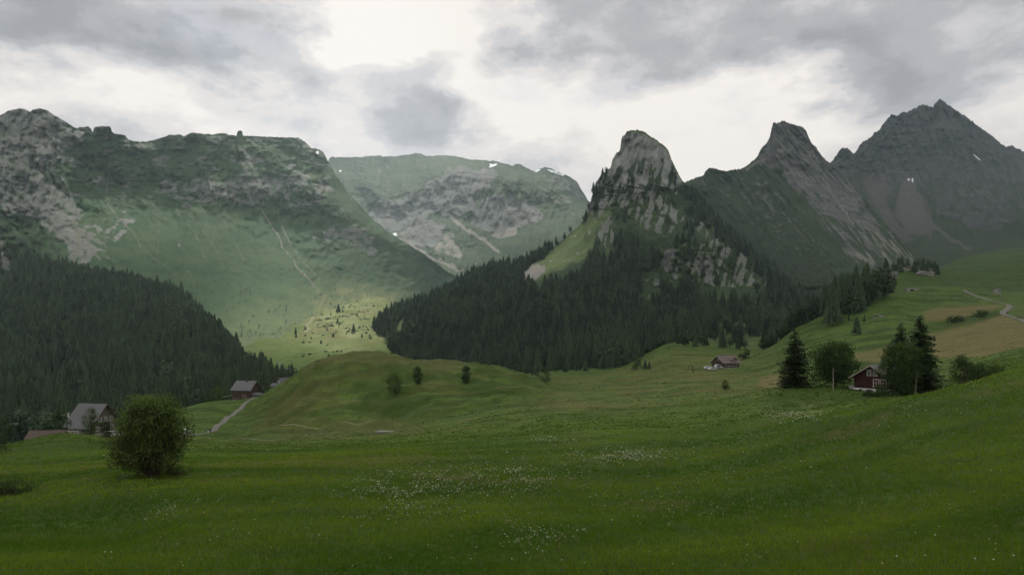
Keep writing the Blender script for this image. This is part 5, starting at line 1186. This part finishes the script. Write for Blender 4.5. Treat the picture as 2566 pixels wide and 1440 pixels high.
place_broadleaf(G(1858, 322), 4.0, 6.0, 64, 'dark round shrub behind the rust roofed chalet', 'shrub', 'shrub', None, 900, .45, 3, .05, 7, tint=.25)
place_broadleaf(G(1872, 330), 5.0, 4.0, 65, 'dark upright shrub at the foot of the spur', 'shrub', 'shrub', None, 900, .45, 3, .05, 7, tint=.25)
place_broadleaf(hit(2398, 806, 240), 2.6, 9, 66, 'long dark thicket on the bank between the two hayfields', 'shrub', 'shrub', None, 1500, .45, 5, .05, 10, tint=.25)
place_broadleaf(hit(2460, 795, 240), 3.2, 9, 67, 'dark thicket on the bank near the bend of the lane', 'shrub', 'shrub', None, 1500, .45, 5, .05, 10, tint=.25)
# knoll shrubs
for x, y, hg, w, sd, lb in ((990, 985, 6.6, 5.2, 71, 'lowest and broadest dark shrub on the face of the knoll'), (1047, 962, 6.0, 3.6, 72, 'tallest dark shrub in the middle of the knoll'), (1168, 958, 5.8, 3.4, 73, 'single conical shrub on the right shoulder of the knoll')):
    place_broadleaf(hit(x, y, 150), hg, w, sd, lb, 'shrub', 'shrub', 'shrubs on the knoll', 2600, .36, 3, .03, 16, tint=.32)
place_broadleaf(hit(1366, 955, 200), 6, 6, 74, 'pale leafy bush at the wood edge where the knoll meets the meadow', 'shrub', 'shrub', None, 1600, .4, 3, .05, 10, tint=.6)
# ---- right group
place_spruce(G(1992, 136), 13.4, 3.5, 81, 'broad dark spruce standing alone left of the round leafy tree')
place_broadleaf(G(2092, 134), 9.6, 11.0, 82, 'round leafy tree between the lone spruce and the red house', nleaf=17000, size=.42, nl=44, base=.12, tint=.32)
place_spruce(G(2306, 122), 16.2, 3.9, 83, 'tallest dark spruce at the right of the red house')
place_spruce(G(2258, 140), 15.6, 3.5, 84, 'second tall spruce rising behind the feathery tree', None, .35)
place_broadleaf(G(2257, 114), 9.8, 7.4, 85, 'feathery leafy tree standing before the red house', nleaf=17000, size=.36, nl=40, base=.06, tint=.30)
place_broadleaf(hit(2412, 962, 62), 4.6, 4.4, 86, 'loose bush with bare stems on the right slope', 'shrub', 'shrub', None, 2600, .26, 5, .14, 14, tint=.5)
place_broadleaf(G(2450, 100), 2.6, 8.5, 87, 'low spreading thicket right of the loose bush', 'shrub', 'shrub', None, 3000, .3, 5, .02, 12, tint=.35)
place_broadleaf(G(2190, 112), 1.2, 4.6, 88, 'low dark shrubbery along the plinth of the red house', 'shrub', 'shrub', None, 1800, .22, 5, .02, 10, tint=.25)
# ---- left group
bp = hit(380, 1192, 30)
place_broadleaf(hit(440, 1190, 30), .7, 2.4, 97, 'low dark tangle of growth at the right foot of the big bush', 'shrub', 'shrub', None, 900, .13, 4, .02, 12, tint=.15)
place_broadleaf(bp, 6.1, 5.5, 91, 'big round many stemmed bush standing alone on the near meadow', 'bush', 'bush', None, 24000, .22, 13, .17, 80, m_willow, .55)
place_broadleaf(G(228, 148), 7.4, 3.6, 92, 'young spruce like tree before the farmhouse roof', 'young_tree', 'tree', None, 2600, .3, 1, .05, 18, tint=.5)
place_broadleaf(G(150, 160)+Vector((0, 0, 2)), 5.4, 4.2, 93, 'round dark tree between the barn and the farmhouse', nleaf=1600, size=.34, nl=10, base=.1, tint=.3)
place_broadleaf(G(266, 112), 3.0, 2.4, 94, 'dark shrub on the crest below the farmhouse', 'shrub', 'shrub', None, 1600, .24, 3, .03, 9, tint=.2)
place_broadleaf(G(-8, 88), 5.2, 4.0, 95, 'leafy tree cut by the left edge of the view', nleaf=3000, size=.26, nl=14, base=.05, tint=.5)
place_broadleaf(hit(20, 1238, 30), .95, 3.6, 96, 'low dark shrub in the grass at the lower left', 'shrub', 'shrub', None, 3600, .13, 6, .02, 14, tint=.25)
for i, (x, d, hg) in enumerate(((430, 196, 5), (440, 200, 6), (548, 276, 6.5), (530, 280, 7), (545, 290, 9), (562, 285, 5), (600, 292, 7), (668, 300, 10), (684, 318, 16))):
    if i < 2: continue
    place_broadleaf(G(x, d), hg, hg*.6, 200+i, 'pale leafy tree at the foot of the left wood', group='leafy trees at the foot of the left wood', nleaf=900, size=.5, nl=18, base=.08, tint=.65)
# ------------------------------------------------------------------ SCRUB on the valley floor and the far slopes (nobody could count it)
def scrub():
    r = np.random.default_rng(5); base = LFY[0]; V0, F0, T0 = base; sel = slice(0, None)
    ico = bmesh.new(); bmesh.ops.create_icosphere(ico, subdivisions=1, radius=1); iv = np.array([v.co[:] for v in ico.verts]); ic = np.array([[v.index for v in f.verts] for f in ico.faces]); ico.free()
    Vs = []; Fs = []; n0 = 0; Ts = []
    for i in range(800):
        x = r.normal(855, 55); d = r.uniform(800, 1650)
        if not (700 < x < 1000): continue
        g = G(x, d)
        if fbm(np.array([g.x/50]), np.array([g.y/110]), 3, 8)[0] < -.05: continue
        s = .45+1.5*r.random()**2; k = 1+.35*r.normal(size=(len(iv), 1)).clip(-1, 1)
        Vs.append(iv*k*[s*1.5, s*1.5, s]+[g.x, g.y, g.z+s*.4]); Fs.append(ic+n0); n0 += len(iv); Ts.append(np.full(len(iv), .4+.6*r.random()))
    o = mesh_np('scrub', np.concatenate(Vs), np.concatenate(Fs), m_leaf_far, attr={'tint': np.concatenate(Ts)})
    tag(o, 'low scrub and boulders dotted over the sunlit valley floor', 'scrub', kind='stuff')
scrub()
# ------------------------------------------------------------------ MEADOW GRASS and FLOWERS
def grass():
    r = np.random.default_rng(15); n = 230000
    lg = math.log(11)+r.random(n)**1.25*math.log(150/11); d = np.exp(lg)
    x = r.uniform(-420, 3000, n); X = (x-CX)/F*d; Z = gz(X, d)
    clump = fbm(X/3.0, d/3.0, 3, 16); band = fbm((X+.5*d)/26, (d-.25*X)/9, 4, 63)
    hgt = (.15+.10*r.random(n)+.07*np.clip(clump, -.6, 1))*np.where(d > 60, 1.0, 1)
    hgt = np.clip(hgt, .07, .5)*(1-.55*sstep(60, 140, d))
    nb = 4; V = np.zeros((n, nb*3, 3), np.float32); T = np.zeros((n, nb*3), np.float32)
    wd = .010*np.maximum(d/17, 1.0)
    for k in range(nb):
        a = r.uniform(0, 2*PI, n); ln = r.uniform(.1, .55, n)*hgt; ox = r.normal(0, .10, n)*np.maximum(1, d/35); oy = r.normal(0, .10, n)*np.maximum(1, d/35)
        hk = hgt*r.uniform(.6, 1.15, n); ca, sa = np.cos(a), np.sin(a)
        bx, by = X+ox, d+oy; bz = Z-.03
        V[:, 3*k] = np.stack([bx-wd*sa, by+wd*ca, bz], 1); V[:, 3*k+1] = np.stack([bx+wd*sa, by-wd*ca, bz], 1); V[:, 3*k+2] = np.stack([bx+ca*ln, by+sa*ln, bz+hk], 1)
        t = np.clip(.45+.10*clump+r.uniform(-.12, .12, n)+.95*band, 0, 1); T[:, 3*k] = t*.85; T[:, 3*k+1] = t*.85; T[:, 3*k+2] = t
    # coarser tussocks over the middle distance
    n2 = 30000; d = np.exp(r.uniform(math.log(95), math.log(460), n2)); x = r.uniform(-60, 2630, n2); X = (x-CX)/F*d; Z = gz(X, d)
    cl = fbm(X/9, d/4, 4, 17); keep = (cl > -.15) & ~((x > 2130) & (x < 2210) & (d > 118) & (d < 136)) & (d < np.interp(x, [0, 300, 560, 700, 800, 1250, 1400, 1700, 1850, 1950, 2450, 2566], [110, 170, 270, 262, 270, 270, 420, 420, 340, 345, 400, 430]))
    # keep them off the lanes and yards
    for lx, ly, rad in [(G(q, dd).x, dd, 4.5) for q, dd in ((470, 184), (495, 187), (520, 190), (536, 197), (553, 208), (570, 219), (588, 230), (608, 241), (618, 262), (1815, 288), (1790, 281), (1805, 283))]+[(hit(q, w, 240).x, hit(q, w, 240).y, 5) for q, w in ((2566, 806), (2545, 798), (2522, 790), (2513, 785), (2522, 776), (2530, 768), (2522, 762), (2505, 758))]:
        keep &= (X-lx)**2+(d-ly)**2 > rad*rad
    X, d, Z, x, cl = X[keep], d[keep], Z[keep], x[keep], cl[keep]; n2 = len(X)
    fr = ((np.log(d)-gl[0])/(gl[1]-gl[0])).astype(int); fc = ((x-gxs[0])/(gxs[1]-gxs[0])).astype(int); mk = gM[fr, fc]
    V2 = np.zeros((n2, 9, 3), np.float32); T2 = np.zeros((n2, 9), np.float32)
    h2 = .6*(.16+.18*r.random(n2)+.2*np.clip(cl, 0, 1))*(1-.6*np.clip(mk[:, 0]*1.3, 0, 1))
    for k in range(3):
        a = r.uniform(0, 2*PI, n2); w = r.uniform(.12, .3, n2)*np.maximum(1, d/180); ox = r.normal(0, .3, n2); oy = r.normal(0, .3, n2)
        V2[:, 3*k] = np.stack([X+ox-w*np.cos(a), d+oy-w*np.sin(a), Z-.05], 1); V2[:, 3*k+1] = np.stack([X+ox+w*np.cos(a), d+oy+w*np.sin(a), Z-.05], 1); V2[:, 3*k+2] = np.stack([X+ox+r.normal(0, .1, n2), d+oy+r.normal(0, .1, n2), Z+h2], 1)
        t = np.clip(.55+.25*cl+r.uniform(-.15, .15, n2), 0, 1)
        T2[:, 3*k:3*k+3] = t[:, None]
    # blade colour: lush green where the turf is lush, straw where it is hay
    c0 = np.array([.062, .134, .008]); c1 = np.array([.182, .252, .020])
    Cn = c0+(c1-c0)*T.reshape(-1)[:, None]
    lu, dr, br = mk[:, 1][:, None], mk[:, 0][:, None], mk[:, 2][:, None]
    b0 = np.array([.056, .096, .013])*(1-lu)+np.array([.032, .062, .006])*lu; b1 = np.array([.086, .120, .021])*(1-lu)+np.array([.058, .094, .011])*lu
    hay = np.array([.135, .11, .048]); bro = np.array([.105, .085, .034])
    C2 = []
    for k in range(9):
        c = b0+(b1-b0)*T2[:, k:k+1]; c = c*(1-dr)+hay*dr; c = c*(1-br*.8)+bro*br*.8; C2.append(c*1.25)
    C2 = np.stack(C2, 1).reshape(-1, 3)
    # straw-coloured seed heads standing over the blades
    n3 = 9000; d = 11*np.exp(r.random(n3)**1.3*math.log(70/11)); x = r.uniform(-60, 2630, n3); X = (x-CX)/F*d; Z = gz(X, d)
    kp = fbm(X/8, d/5, 3, 99) > -.1; X, d, Z = X[kp], d[kp], Z[kp]; n3 = len(X)
    h3 = r.uniform(.35, .62, n3); w3 = .008*np.maximum(d/17, 1); lx = r.normal(0, .12, n3); ly = r.normal(0, .12, n3)
    V3 = np.stack([np.stack([X-w3*.5, d, Z], 1), np.stack([X+w3*.5, d, Z], 1), np.stack([X+lx, d+ly, Z+h3], 1), np.stack([X+lx*.75-w3*1.4, d+ly*.75, Z+h3*.74], 1), np.stack([X+lx*.75+w3*1.4, d+ly*.75, Z+h3*.74], 1), np.stack([X+lx*1.08, d+ly*1.08, Z+h3*1.1], 1)], 1)
    C3 = np.tile(np.array([[.11, .13, .025]]*3+[[.20, .18, .075]]*3), (n3, 1))*r.uniform(.7, 1.2, (n3, 1)).repeat(6, 0)
    Vf = np.concatenate([V.reshape(-1, 3), V2.reshape(-1, 3), V3.reshape(-1, 3)]); Cf = np.concatenate([Cn, C2, C3]); Cf = np.concatenate([Cf, np.ones((len(Cf), 1))], 1)
    m, nt, b = new_mat('grass_blades'); a = attr_(nt, 'blade'); nt.links.new(a.outputs['Color'], b.inputs['Base Color']); b.inputs['Roughness'].default_value = .75; b.inputs['Specular IOR Level'].default_value = .12
    out = nt.nodes['Material Output']; tr = nt.nodes.new('ShaderNodeBsdfTranslucent'); mx = nt.nodes.new('ShaderNodeMixShader'); nt.links.new(a.outputs['Color'], tr.inputs[0]); mx.inputs[0].default_value = .35
    nt.links.new(b.outputs[0], mx.inputs[1]); nt.links.new(tr.outputs[0], mx.inputs[2]); nt.links.new(mx.outputs[0], out.inputs[0])
    o = mesh_np('grass', Vf, np.arange(len(Vf)).reshape(-1, 3), m, attr={'blade': Cf})
    tag(o, 'long lush meadow grass in the foreground', 'grass', kind='stuff')
grass()
def flowers():
    r = np.random.default_rng(25); P = []
    def patch(cx, cy, rx, ry, n):
        k = 0
        while k < n:
            x = cx+rx*r.normal(); y = cy+ry*r.normal(); q = hit(x, y, 16)
            if fbm(np.array([q.x/2.4]), np.array([q.y/3.5]), 3, 27)[0] < -.12: k += .34; continue
            P.append(q); k += 1
    patch(985, 1235, 75, 26, 570); patch(1040, 1285, 90, 22, 225); patch(1560, 1148, 62, 11, 570); patch(1240, 1195, 110, 16, 495); patch(1150, 1225, 120, 20, 300); patch(1300, 1215, 60, 25, 210)
    patch(1390, 1108, 35, 4, 135); patch(1985, 1044, 50, 9, 620); patch(420, 1285, 35, 16, 90); patch(1340, 1345, 60, 30, 165); patch(1660, 1270, 110, 30, 165); patch(1900, 1170, 160, 40, 195); patch(2240, 1010, 110, 40, 165); patch(2400, 960, 60, 16, 90)
    for _ in range(420): P.append(hit(r.uniform(250, 2560), 1020+420*r.random()**.9, 16))
    P = np.array([p[:] for p in P]); n = len(P)
    pts = 6; s = r.uniform(.018, .048, n)*np.clip(P[:, 1]/45, .75, 1.6); hgt = r.uniform(.22, .5, n)
    ang = np.arange(pts)*2*PI/pts; tilt = r.normal(0, .35, (n, 2))
    V = []; 
    rx = np.cos(ang)[None]*s[:, None]; ry = np.sin(ang)[None]*s[:, None]
    cz = P[:, 2]+hgt
    rim = np.stack([P[:, 0][:, None]+rx, P[:, 1][:, None]+ry, cz[:, None]+rx*tilt[:, :1]+ry*(tilt[:, 1:]+.35)], -1)
    dome = np.stack([P[:, 0], P[:, 1], cz+s*.55], -1)[:, None]; und = np.stack([P[:, 0], P[:, 1], cz-s*.5], -1)[:, None]
    st = np.stack([np.stack([P[:, 0]-.006*P[:, 1]/30, P[:, 1], P[:, 2]-.02], 1), np.stack([P[:, 0]+.006*P[:, 1]/30, P[:, 1], P[:, 2]-.02], 1), np.stack([P[:, 0], P[:, 1], cz], 1)], 1)
    A = np.concatenate([rim, dome, und, st], 1); m = pts+5
    f = [(k, (k+1) % pts, pts) for k in range(pts)]+[((k+1) % pts, k, pts+1) for k in range(pts)]+[(pts+2, pts+3, pts+4)]
    fs = (np.array(f)[None]+(np.arange(n)*m)[:, None, None]).reshape(-1, 3)
    tint = np.repeat(np.clip(r.normal(.6, .3, n), 0, 1), m); 
    m1 = foliage('umbel_petals', (.20, .23, .12), (.44, .46, .32), .3); m2 = foliage('flower_stalk', (.03, .06, .01), (.05, .09, .015), 0)
    fm = np.tile(np.array([0]*(2*pts)+[1]), n)
    o = mesh_np('flowers', A.reshape(-1, 3), fs, [m1, m2], attr={'tint': tint}, fmat=fm)
    tag(o, 'small white umbel flowers scattered in drifts over the meadow', 'flowers', kind='stuff')
flowers()
# ------------------------------------------------------------------ SKY, SUN, CLOUDS, AIR, CAMERA
SUN_AZ, SUN_EL = math.radians(-7), math.radians(57)         # azimuth from +Y towards +X
Sd = Vector((math.sin(SUN_AZ)*math.cos(SUN_EL), math.cos(SUN_AZ)*math.cos(SUN_EL), math.sin(SUN_EL)))
sun = bpy.data.lights.new('sun', 'SUN'); sun.energy = 5.0; sun.angle = math.radians(1.5); sun.color = (1, .955, .88)
so_ = bpy.data.objects.new('sun', sun); COL.objects.link(so_); so_.rotation_euler = Sd.to_track_quat('Z', 'Y').to_euler(); so_.location = (0, 0, 300)
W = bpy.data.worlds.new('World'); SC.world = W; W.use_nodes = True; nt = W.node_tree; nt.nodes.clear()
wo = nt.nodes.new('ShaderNodeOutputWorld')
tc = nt.nodes.new('ShaderNodeTexCoord'); sx = nt.nodes.new('ShaderNodeSeparateXYZ'); nt.links.new(tc.outputs['Generated'], sx.inputs[0])
az = math_(nt, 'ARCTAN2', sx.outputs[0], sx.outputs[1]); el = math_(nt, 'ARCSINE', sx.outputs[2])
dirn = tc.outputs['Generated']
# billowing displacement of the cloud field
def vnoise(scale, detail, rough=.55, zs=2.2):
    mp = nt.nodes.new('ShaderNodeMapping'); mp.inputs['Scale'].default_value = (1, 1, zs); nt.links.new(dirn, mp.inputs[0])
    n = nt.nodes.new('ShaderNodeTexNoise'); n.inputs['Scale'].default_value = scale; n.inputs['Detail'].default_value = detail; n.inputs['Roughness'].default_value = rough
    nt.links.new(mp.outputs[0], n.inputs[0]); return n
w1 = vnoise(5.0, 5, .55); w2 = vnoise(9.0, 6, .6)
s1 = nt.nodes.new('ShaderNodeSeparateColor'); nt.links.new(w1.outputs[1], s1.inputs[0])
azw = math_(nt, 'ADD', az, math_(nt, 'MULTIPLY', math_(nt, 'SUBTRACT', s1.outputs[0], .5), .42))
elw = math_(nt, 'ADD', el, math_(nt, 'MULTIPLY', math_(nt, 'SUBTRACT', s1.outputs[1], .5), .22))
cxy = nt.nodes.new('ShaderNodeCombineXYZ'); nt.links.new(azw, cxy.inputs[0]); nt.links.new(elw, cxy.inputs[1])
BL = [(330,100,420,90,-.26),(560,165,300,45,-.12),(90,40,200,60,-.06),(760,60,150,60,-.12),(930,70,110,75,.42),(1000,110,70,40,.22),(1130,60,170,120,.30),(1030,0,220,80,.36),
      (420,240,460,60,.20),(880,225,230,60,.16),(80,215,180,60,.16),(640,120,110,30,.10),(380,300,250,40,.06),
      (1050,215,120,60,-.12),(1100,290,150,75,-.17),(1185,350,130,50,-.16),(1010,330,80,60,-.08),(1330,280,120,90,.28),(1560,285,260,80,.26),(1790,340,240,90,.28),(1480,215,170,50,-.06),
      (1560,70,330,90,-.16),(1900,130,330,90,-.14),(2180,110,330,110,-.12),(2470,60,260,110,-.13),(2230,255,120,55,-.17),(2080,30,120,40,.10),(2420,150,110,40,.14),(1740,60,110,40,.09),(2330,190,180,60,-.1),(1990,215,120,35,.22),(2500,255,90,60,.22),(2075,365,110,60,.22),(1880,350,80,80,.14),
      (1290,70,80,120,.12),(1700,230,260,40,.06)]
acc = None
for (x, y, rx, ry, am) in BL:
    a0 = math.atan((x-CX)/F); e0 = math.atan((HY-y)/F*math.cos(a0)); kx = F/rx*1.0/ (math.cos(a0)**-2 if False else 1); ky = F/ry
    v = nt.nodes.new('ShaderNodeVectorMath'); v.operation = 'SUBTRACT'; nt.links.new(cxy.outputs[0], v.inputs[0]); v.inputs[1].default_value = (a0, e0, 0)
    v2 = nt.nodes.new('ShaderNodeVectorMath'); v2.operation = 'MULTIPLY'; nt.links.new(v.outputs[0], v2.inputs[0]); v2.inputs[1].default_value = (kx/ (1/math.cos(a0)**2)**-0 if False else kx*1.0, ky, 0)
    l = nt.nodes.new('ShaderNodeVectorMath'); l.operation = 'LENGTH'; nt.links.new(v2.outputs[0], l.inputs[0])
    g = mrange(nt, l.outputs['Value'], 1.9, 0.0, 0, am, True)
    acc = g if acc is None else math_(nt, 'ADD', acc, g)
rg = vnoise(8.0, 5, .55, 1.8); rg.noise_type = 'RIDGED_MULTIFRACTAL'; rg.normalize = True; rg.inputs['Distortion'].default_value = .4
puff = math_(nt, 'MULTIPLY', math_(nt, 'SUBTRACT', .28, rg.outputs[0]), .36)
det = math_(nt, 'SUBTRACT', w2.outputs[0], .5)
det2 = math_(nt, 'SUBTRACT', vnoise(20, 6, .64, 1.5).outputs[0], .5)
B = math_(nt, 'ADD', math_(nt, 'ADD', math_(nt, 'MULTIPLY', acc, 1.28), .515), math_(nt, 'ADD', math_(nt, 'ADD', puff, math_(nt, 'MULTIPLY', det, .55)), math_(nt, 'MULTIPLY', det2, .48)))
cr = nt.nodes.new('ShaderNodeValToRGB'); nt.links.new(B, cr.inputs[0]); cr.color_ramp.interpolation = 'EASE'
stops = [(.10, (.37, .375, .40)), (.32, (.475, .475, .497)), (.52, (.65, .635, .65)), (.70, (.82, .775, .755)), (.98, (1.0, .94, .885))]
while len(cr.color_ramp.elements) < len(stops): cr.color_ramp.elements.new(.5)
for e, (p_, c_) in zip(cr.color_ramp.elements, stops): e.position = p_; e.color = (*c_, 1)
sky = nt.nodes.new('ShaderNodeTexSky'); sky.sky_type = 'NISHITA'; sky.sun_disc = False; sky.sun_elevation = SUN_EL; sky.sun_rotation = SUN_AZ; sky.altitude = 1400
bg1 = nt.nodes.new('ShaderNodeBackground'); nt.links.new(sky.outputs[0], bg1.inputs[0]); bg1.inputs[1].default_value = .11
bg2 = nt.nodes.new('ShaderNodeBackground'); nt.links.new(cr.outputs[0], bg2.inputs[0]); bg2.inputs[1].default_value = 1.0
ms = nt.nodes.new('ShaderNodeMixShader'); nt.links.new(bg1.outputs[0], ms.inputs[1]); nt.links.new(bg2.outputs[0], ms.inputs[2]); nt.links.new(ms.outputs[0], wo.inputs[0])
gap = mrange(nt, vnoise(4.2, 4, .6).outputs[0], .30, .42, .88, 1.0, True); nt.links.new(gap, ms.inputs[0])
# ---- unseen cloud layer added overhead, its gaps shaped to place the sunlight
def shade_clouds():
    n = 170; xs = np.linspace(-7000, 7000, n); ys = np.linspace(-5500, 5150, n); X, Yy = np.meshgrid(xs, ys)
    zb = 3000.
    den = np.full(X.shape, 1.0)
    def gap(tx, td, tz, rx, ry, amt):
        s = (zb-tz)/Sd.z; gx = (tx-CX)/F*td+Sd.x*s; gy = td+Sd.y*s
        return amt*np.exp(-((X-gx)/rx)**2-((Yy-gy)/ry)**2)
    g = gap(880, 1480, 75, 190, 560, 1.7)+gap(930, 930, 0, 130, 150, .7)+gap(1400, 1170, 170, 150, 150, .75)+gap(2440, 250, 5, 110, 70, .26)+gap(1450, 60, -12, 90, 80, .24)+gap(1560, 235, -18, 190, 110, .40)+gap(900, 235, -14, 80, 70, .22)+gap(1000, 1650, 150, 250, 200, .5)
    g = g+gap(760, 2300, 330, 950, 620, 1.05)+gap(300, 1850, 380, 560, 360, .85)+gap(1100, 3000, 450, 700, 350, .62)+gap(1390, 3050, 750, 240, 240, .6)  # wide gaps added to brighten the air and walls at the left and back
    den = np.clip(den*(.93+.10*fbm(X/500, Yy/500, 4, 701))-g, .0, 1)
    edge = np.clip(np.minimum.reduce([X+7000, 7000-X, Yy+5500, (5150-Yy)*2])/600, 0, 1); den = den*edge
    th = 40+240*den*(1+.6*fbm(X/300, Yy/300, 4, 702))
    bot = np.stack([X, Yy, zb-.25*th+30*fbm(X/200, Yy/200, 4, 703)], -1); top = np.stack([X, Yy, zb+th], -1)
    nb = n*n; f = grid_faces(n, n); i = np.arange(nb).reshape(n, n)
    bd = np.concatenate([i[0, :], i[1:, -1], i[-1, -2::-1], i[-2:0:-1, 0]]); b2 = np.roll(bd, -1)
    V = np.concatenate([bot.reshape(-1, 3), top.reshape(-1, 3)])
    fs = np.concatenate([f[:, ::-1], f+nb, np.stack([bd, b2, b2+nb, bd+nb], 1)])
    m = bpy.data.materials.new('shade_cloud_sheet'); m.use_nodes = True; nt = m.node_tree; nt.nodes.clear()
    out = nt.nodes.new('ShaderNodeOutputMaterial'); tr = nt.nodes.new('ShaderNodeBsdfTransparent'); tl = nt.nodes.new('ShaderNodeBsdfTranslucent'); mx = nt.nodes.new('ShaderNodeMixShader')
    tl.inputs[0].default_value = (.65, .665, .68, 1); a = attr_(nt, 'sun_cover')
    nt.links.new(a.outputs['Fac'], mx.inputs[0]); nt.links.new(tr.outputs[0], mx.inputs[1]); nt.links.new(tl.outputs[0], mx.inputs[2]); nt.links.new(mx.outputs[0], out.inputs[0])
    o = mesh_np('shade_clouds', V, fs, m, smooth=True, attr={'sun_cover': np.concatenate([den.ravel(), den.ravel()])})
    tag(o, 'unseen broken cloud layer added overhead to shade the valley', 'shade_clouds', kind='structure')
shade_clouds()
# ---- air
hz = MB(); hz.box((0, 2500, 510), (9000, 5800, 1160)); ho = hz.build('haze', None)
m = bpy.data.materials.new('haze_air'); m.use_nodes = True; nt = m.node_tree; nt.nodes.clear()
out = nt.nodes.new('ShaderNodeOutputMaterial'); pv_ = nt.nodes.new('ShaderNodeVolumePrincipled'); nt.links.new(pv_.outputs[0], out.inputs['Volume'])
pv_.inputs['Color'].default_value = (.74, .90, 1.0, 1); pv_.inputs['Density'].default_value = .000056; pv_.inputs['Anisotropy'].default_value = .45
ho.data.materials.clear(); ho.data.materials.append(m); tag(ho, 'thin pale summer haze filling the valley air', 'haze', kind='stuff')
cam = bpy.data.cameras.new('camera'); co_ = bpy.data.objects.new('camera', cam); COL.objects.link(co_)
cam.sensor_width = 36; cam.lens = 36*F/2566; cam.shift_y = (HY-720)/2566; cam.clip_end = 40000; cam.clip_start = .2
co_.rotation_euler = (PI/2, 0, 0); co_.location = (0, 0, 0); SC.camera = co_
vs = SC.view_settings; vs.view_transform = 'Standard'; vs.look = 'None'; vs.gamma = 1; vs.use_curve_mapping = False; vs.exposure = 0
SC.display_settings.display_device = 'sRGB'
cy = SC.cycles; cy.use_denoising = True; cy.max_bounces = 8; cy.diffuse_bounces = 5; cy.transparent_max_bounces = 24; cy.volume_bounces = 2; cy.transmission_bounces = 6
cy.use_adaptive_sampling = True; cy.adaptive_threshold = .02; cy.sample_clamp_indirect = 6; cy.caustics_reflective = False; cy.caustics_refractive = False
SC.render.engine = 'CYCLES'
bpy.context.view_layer.update()
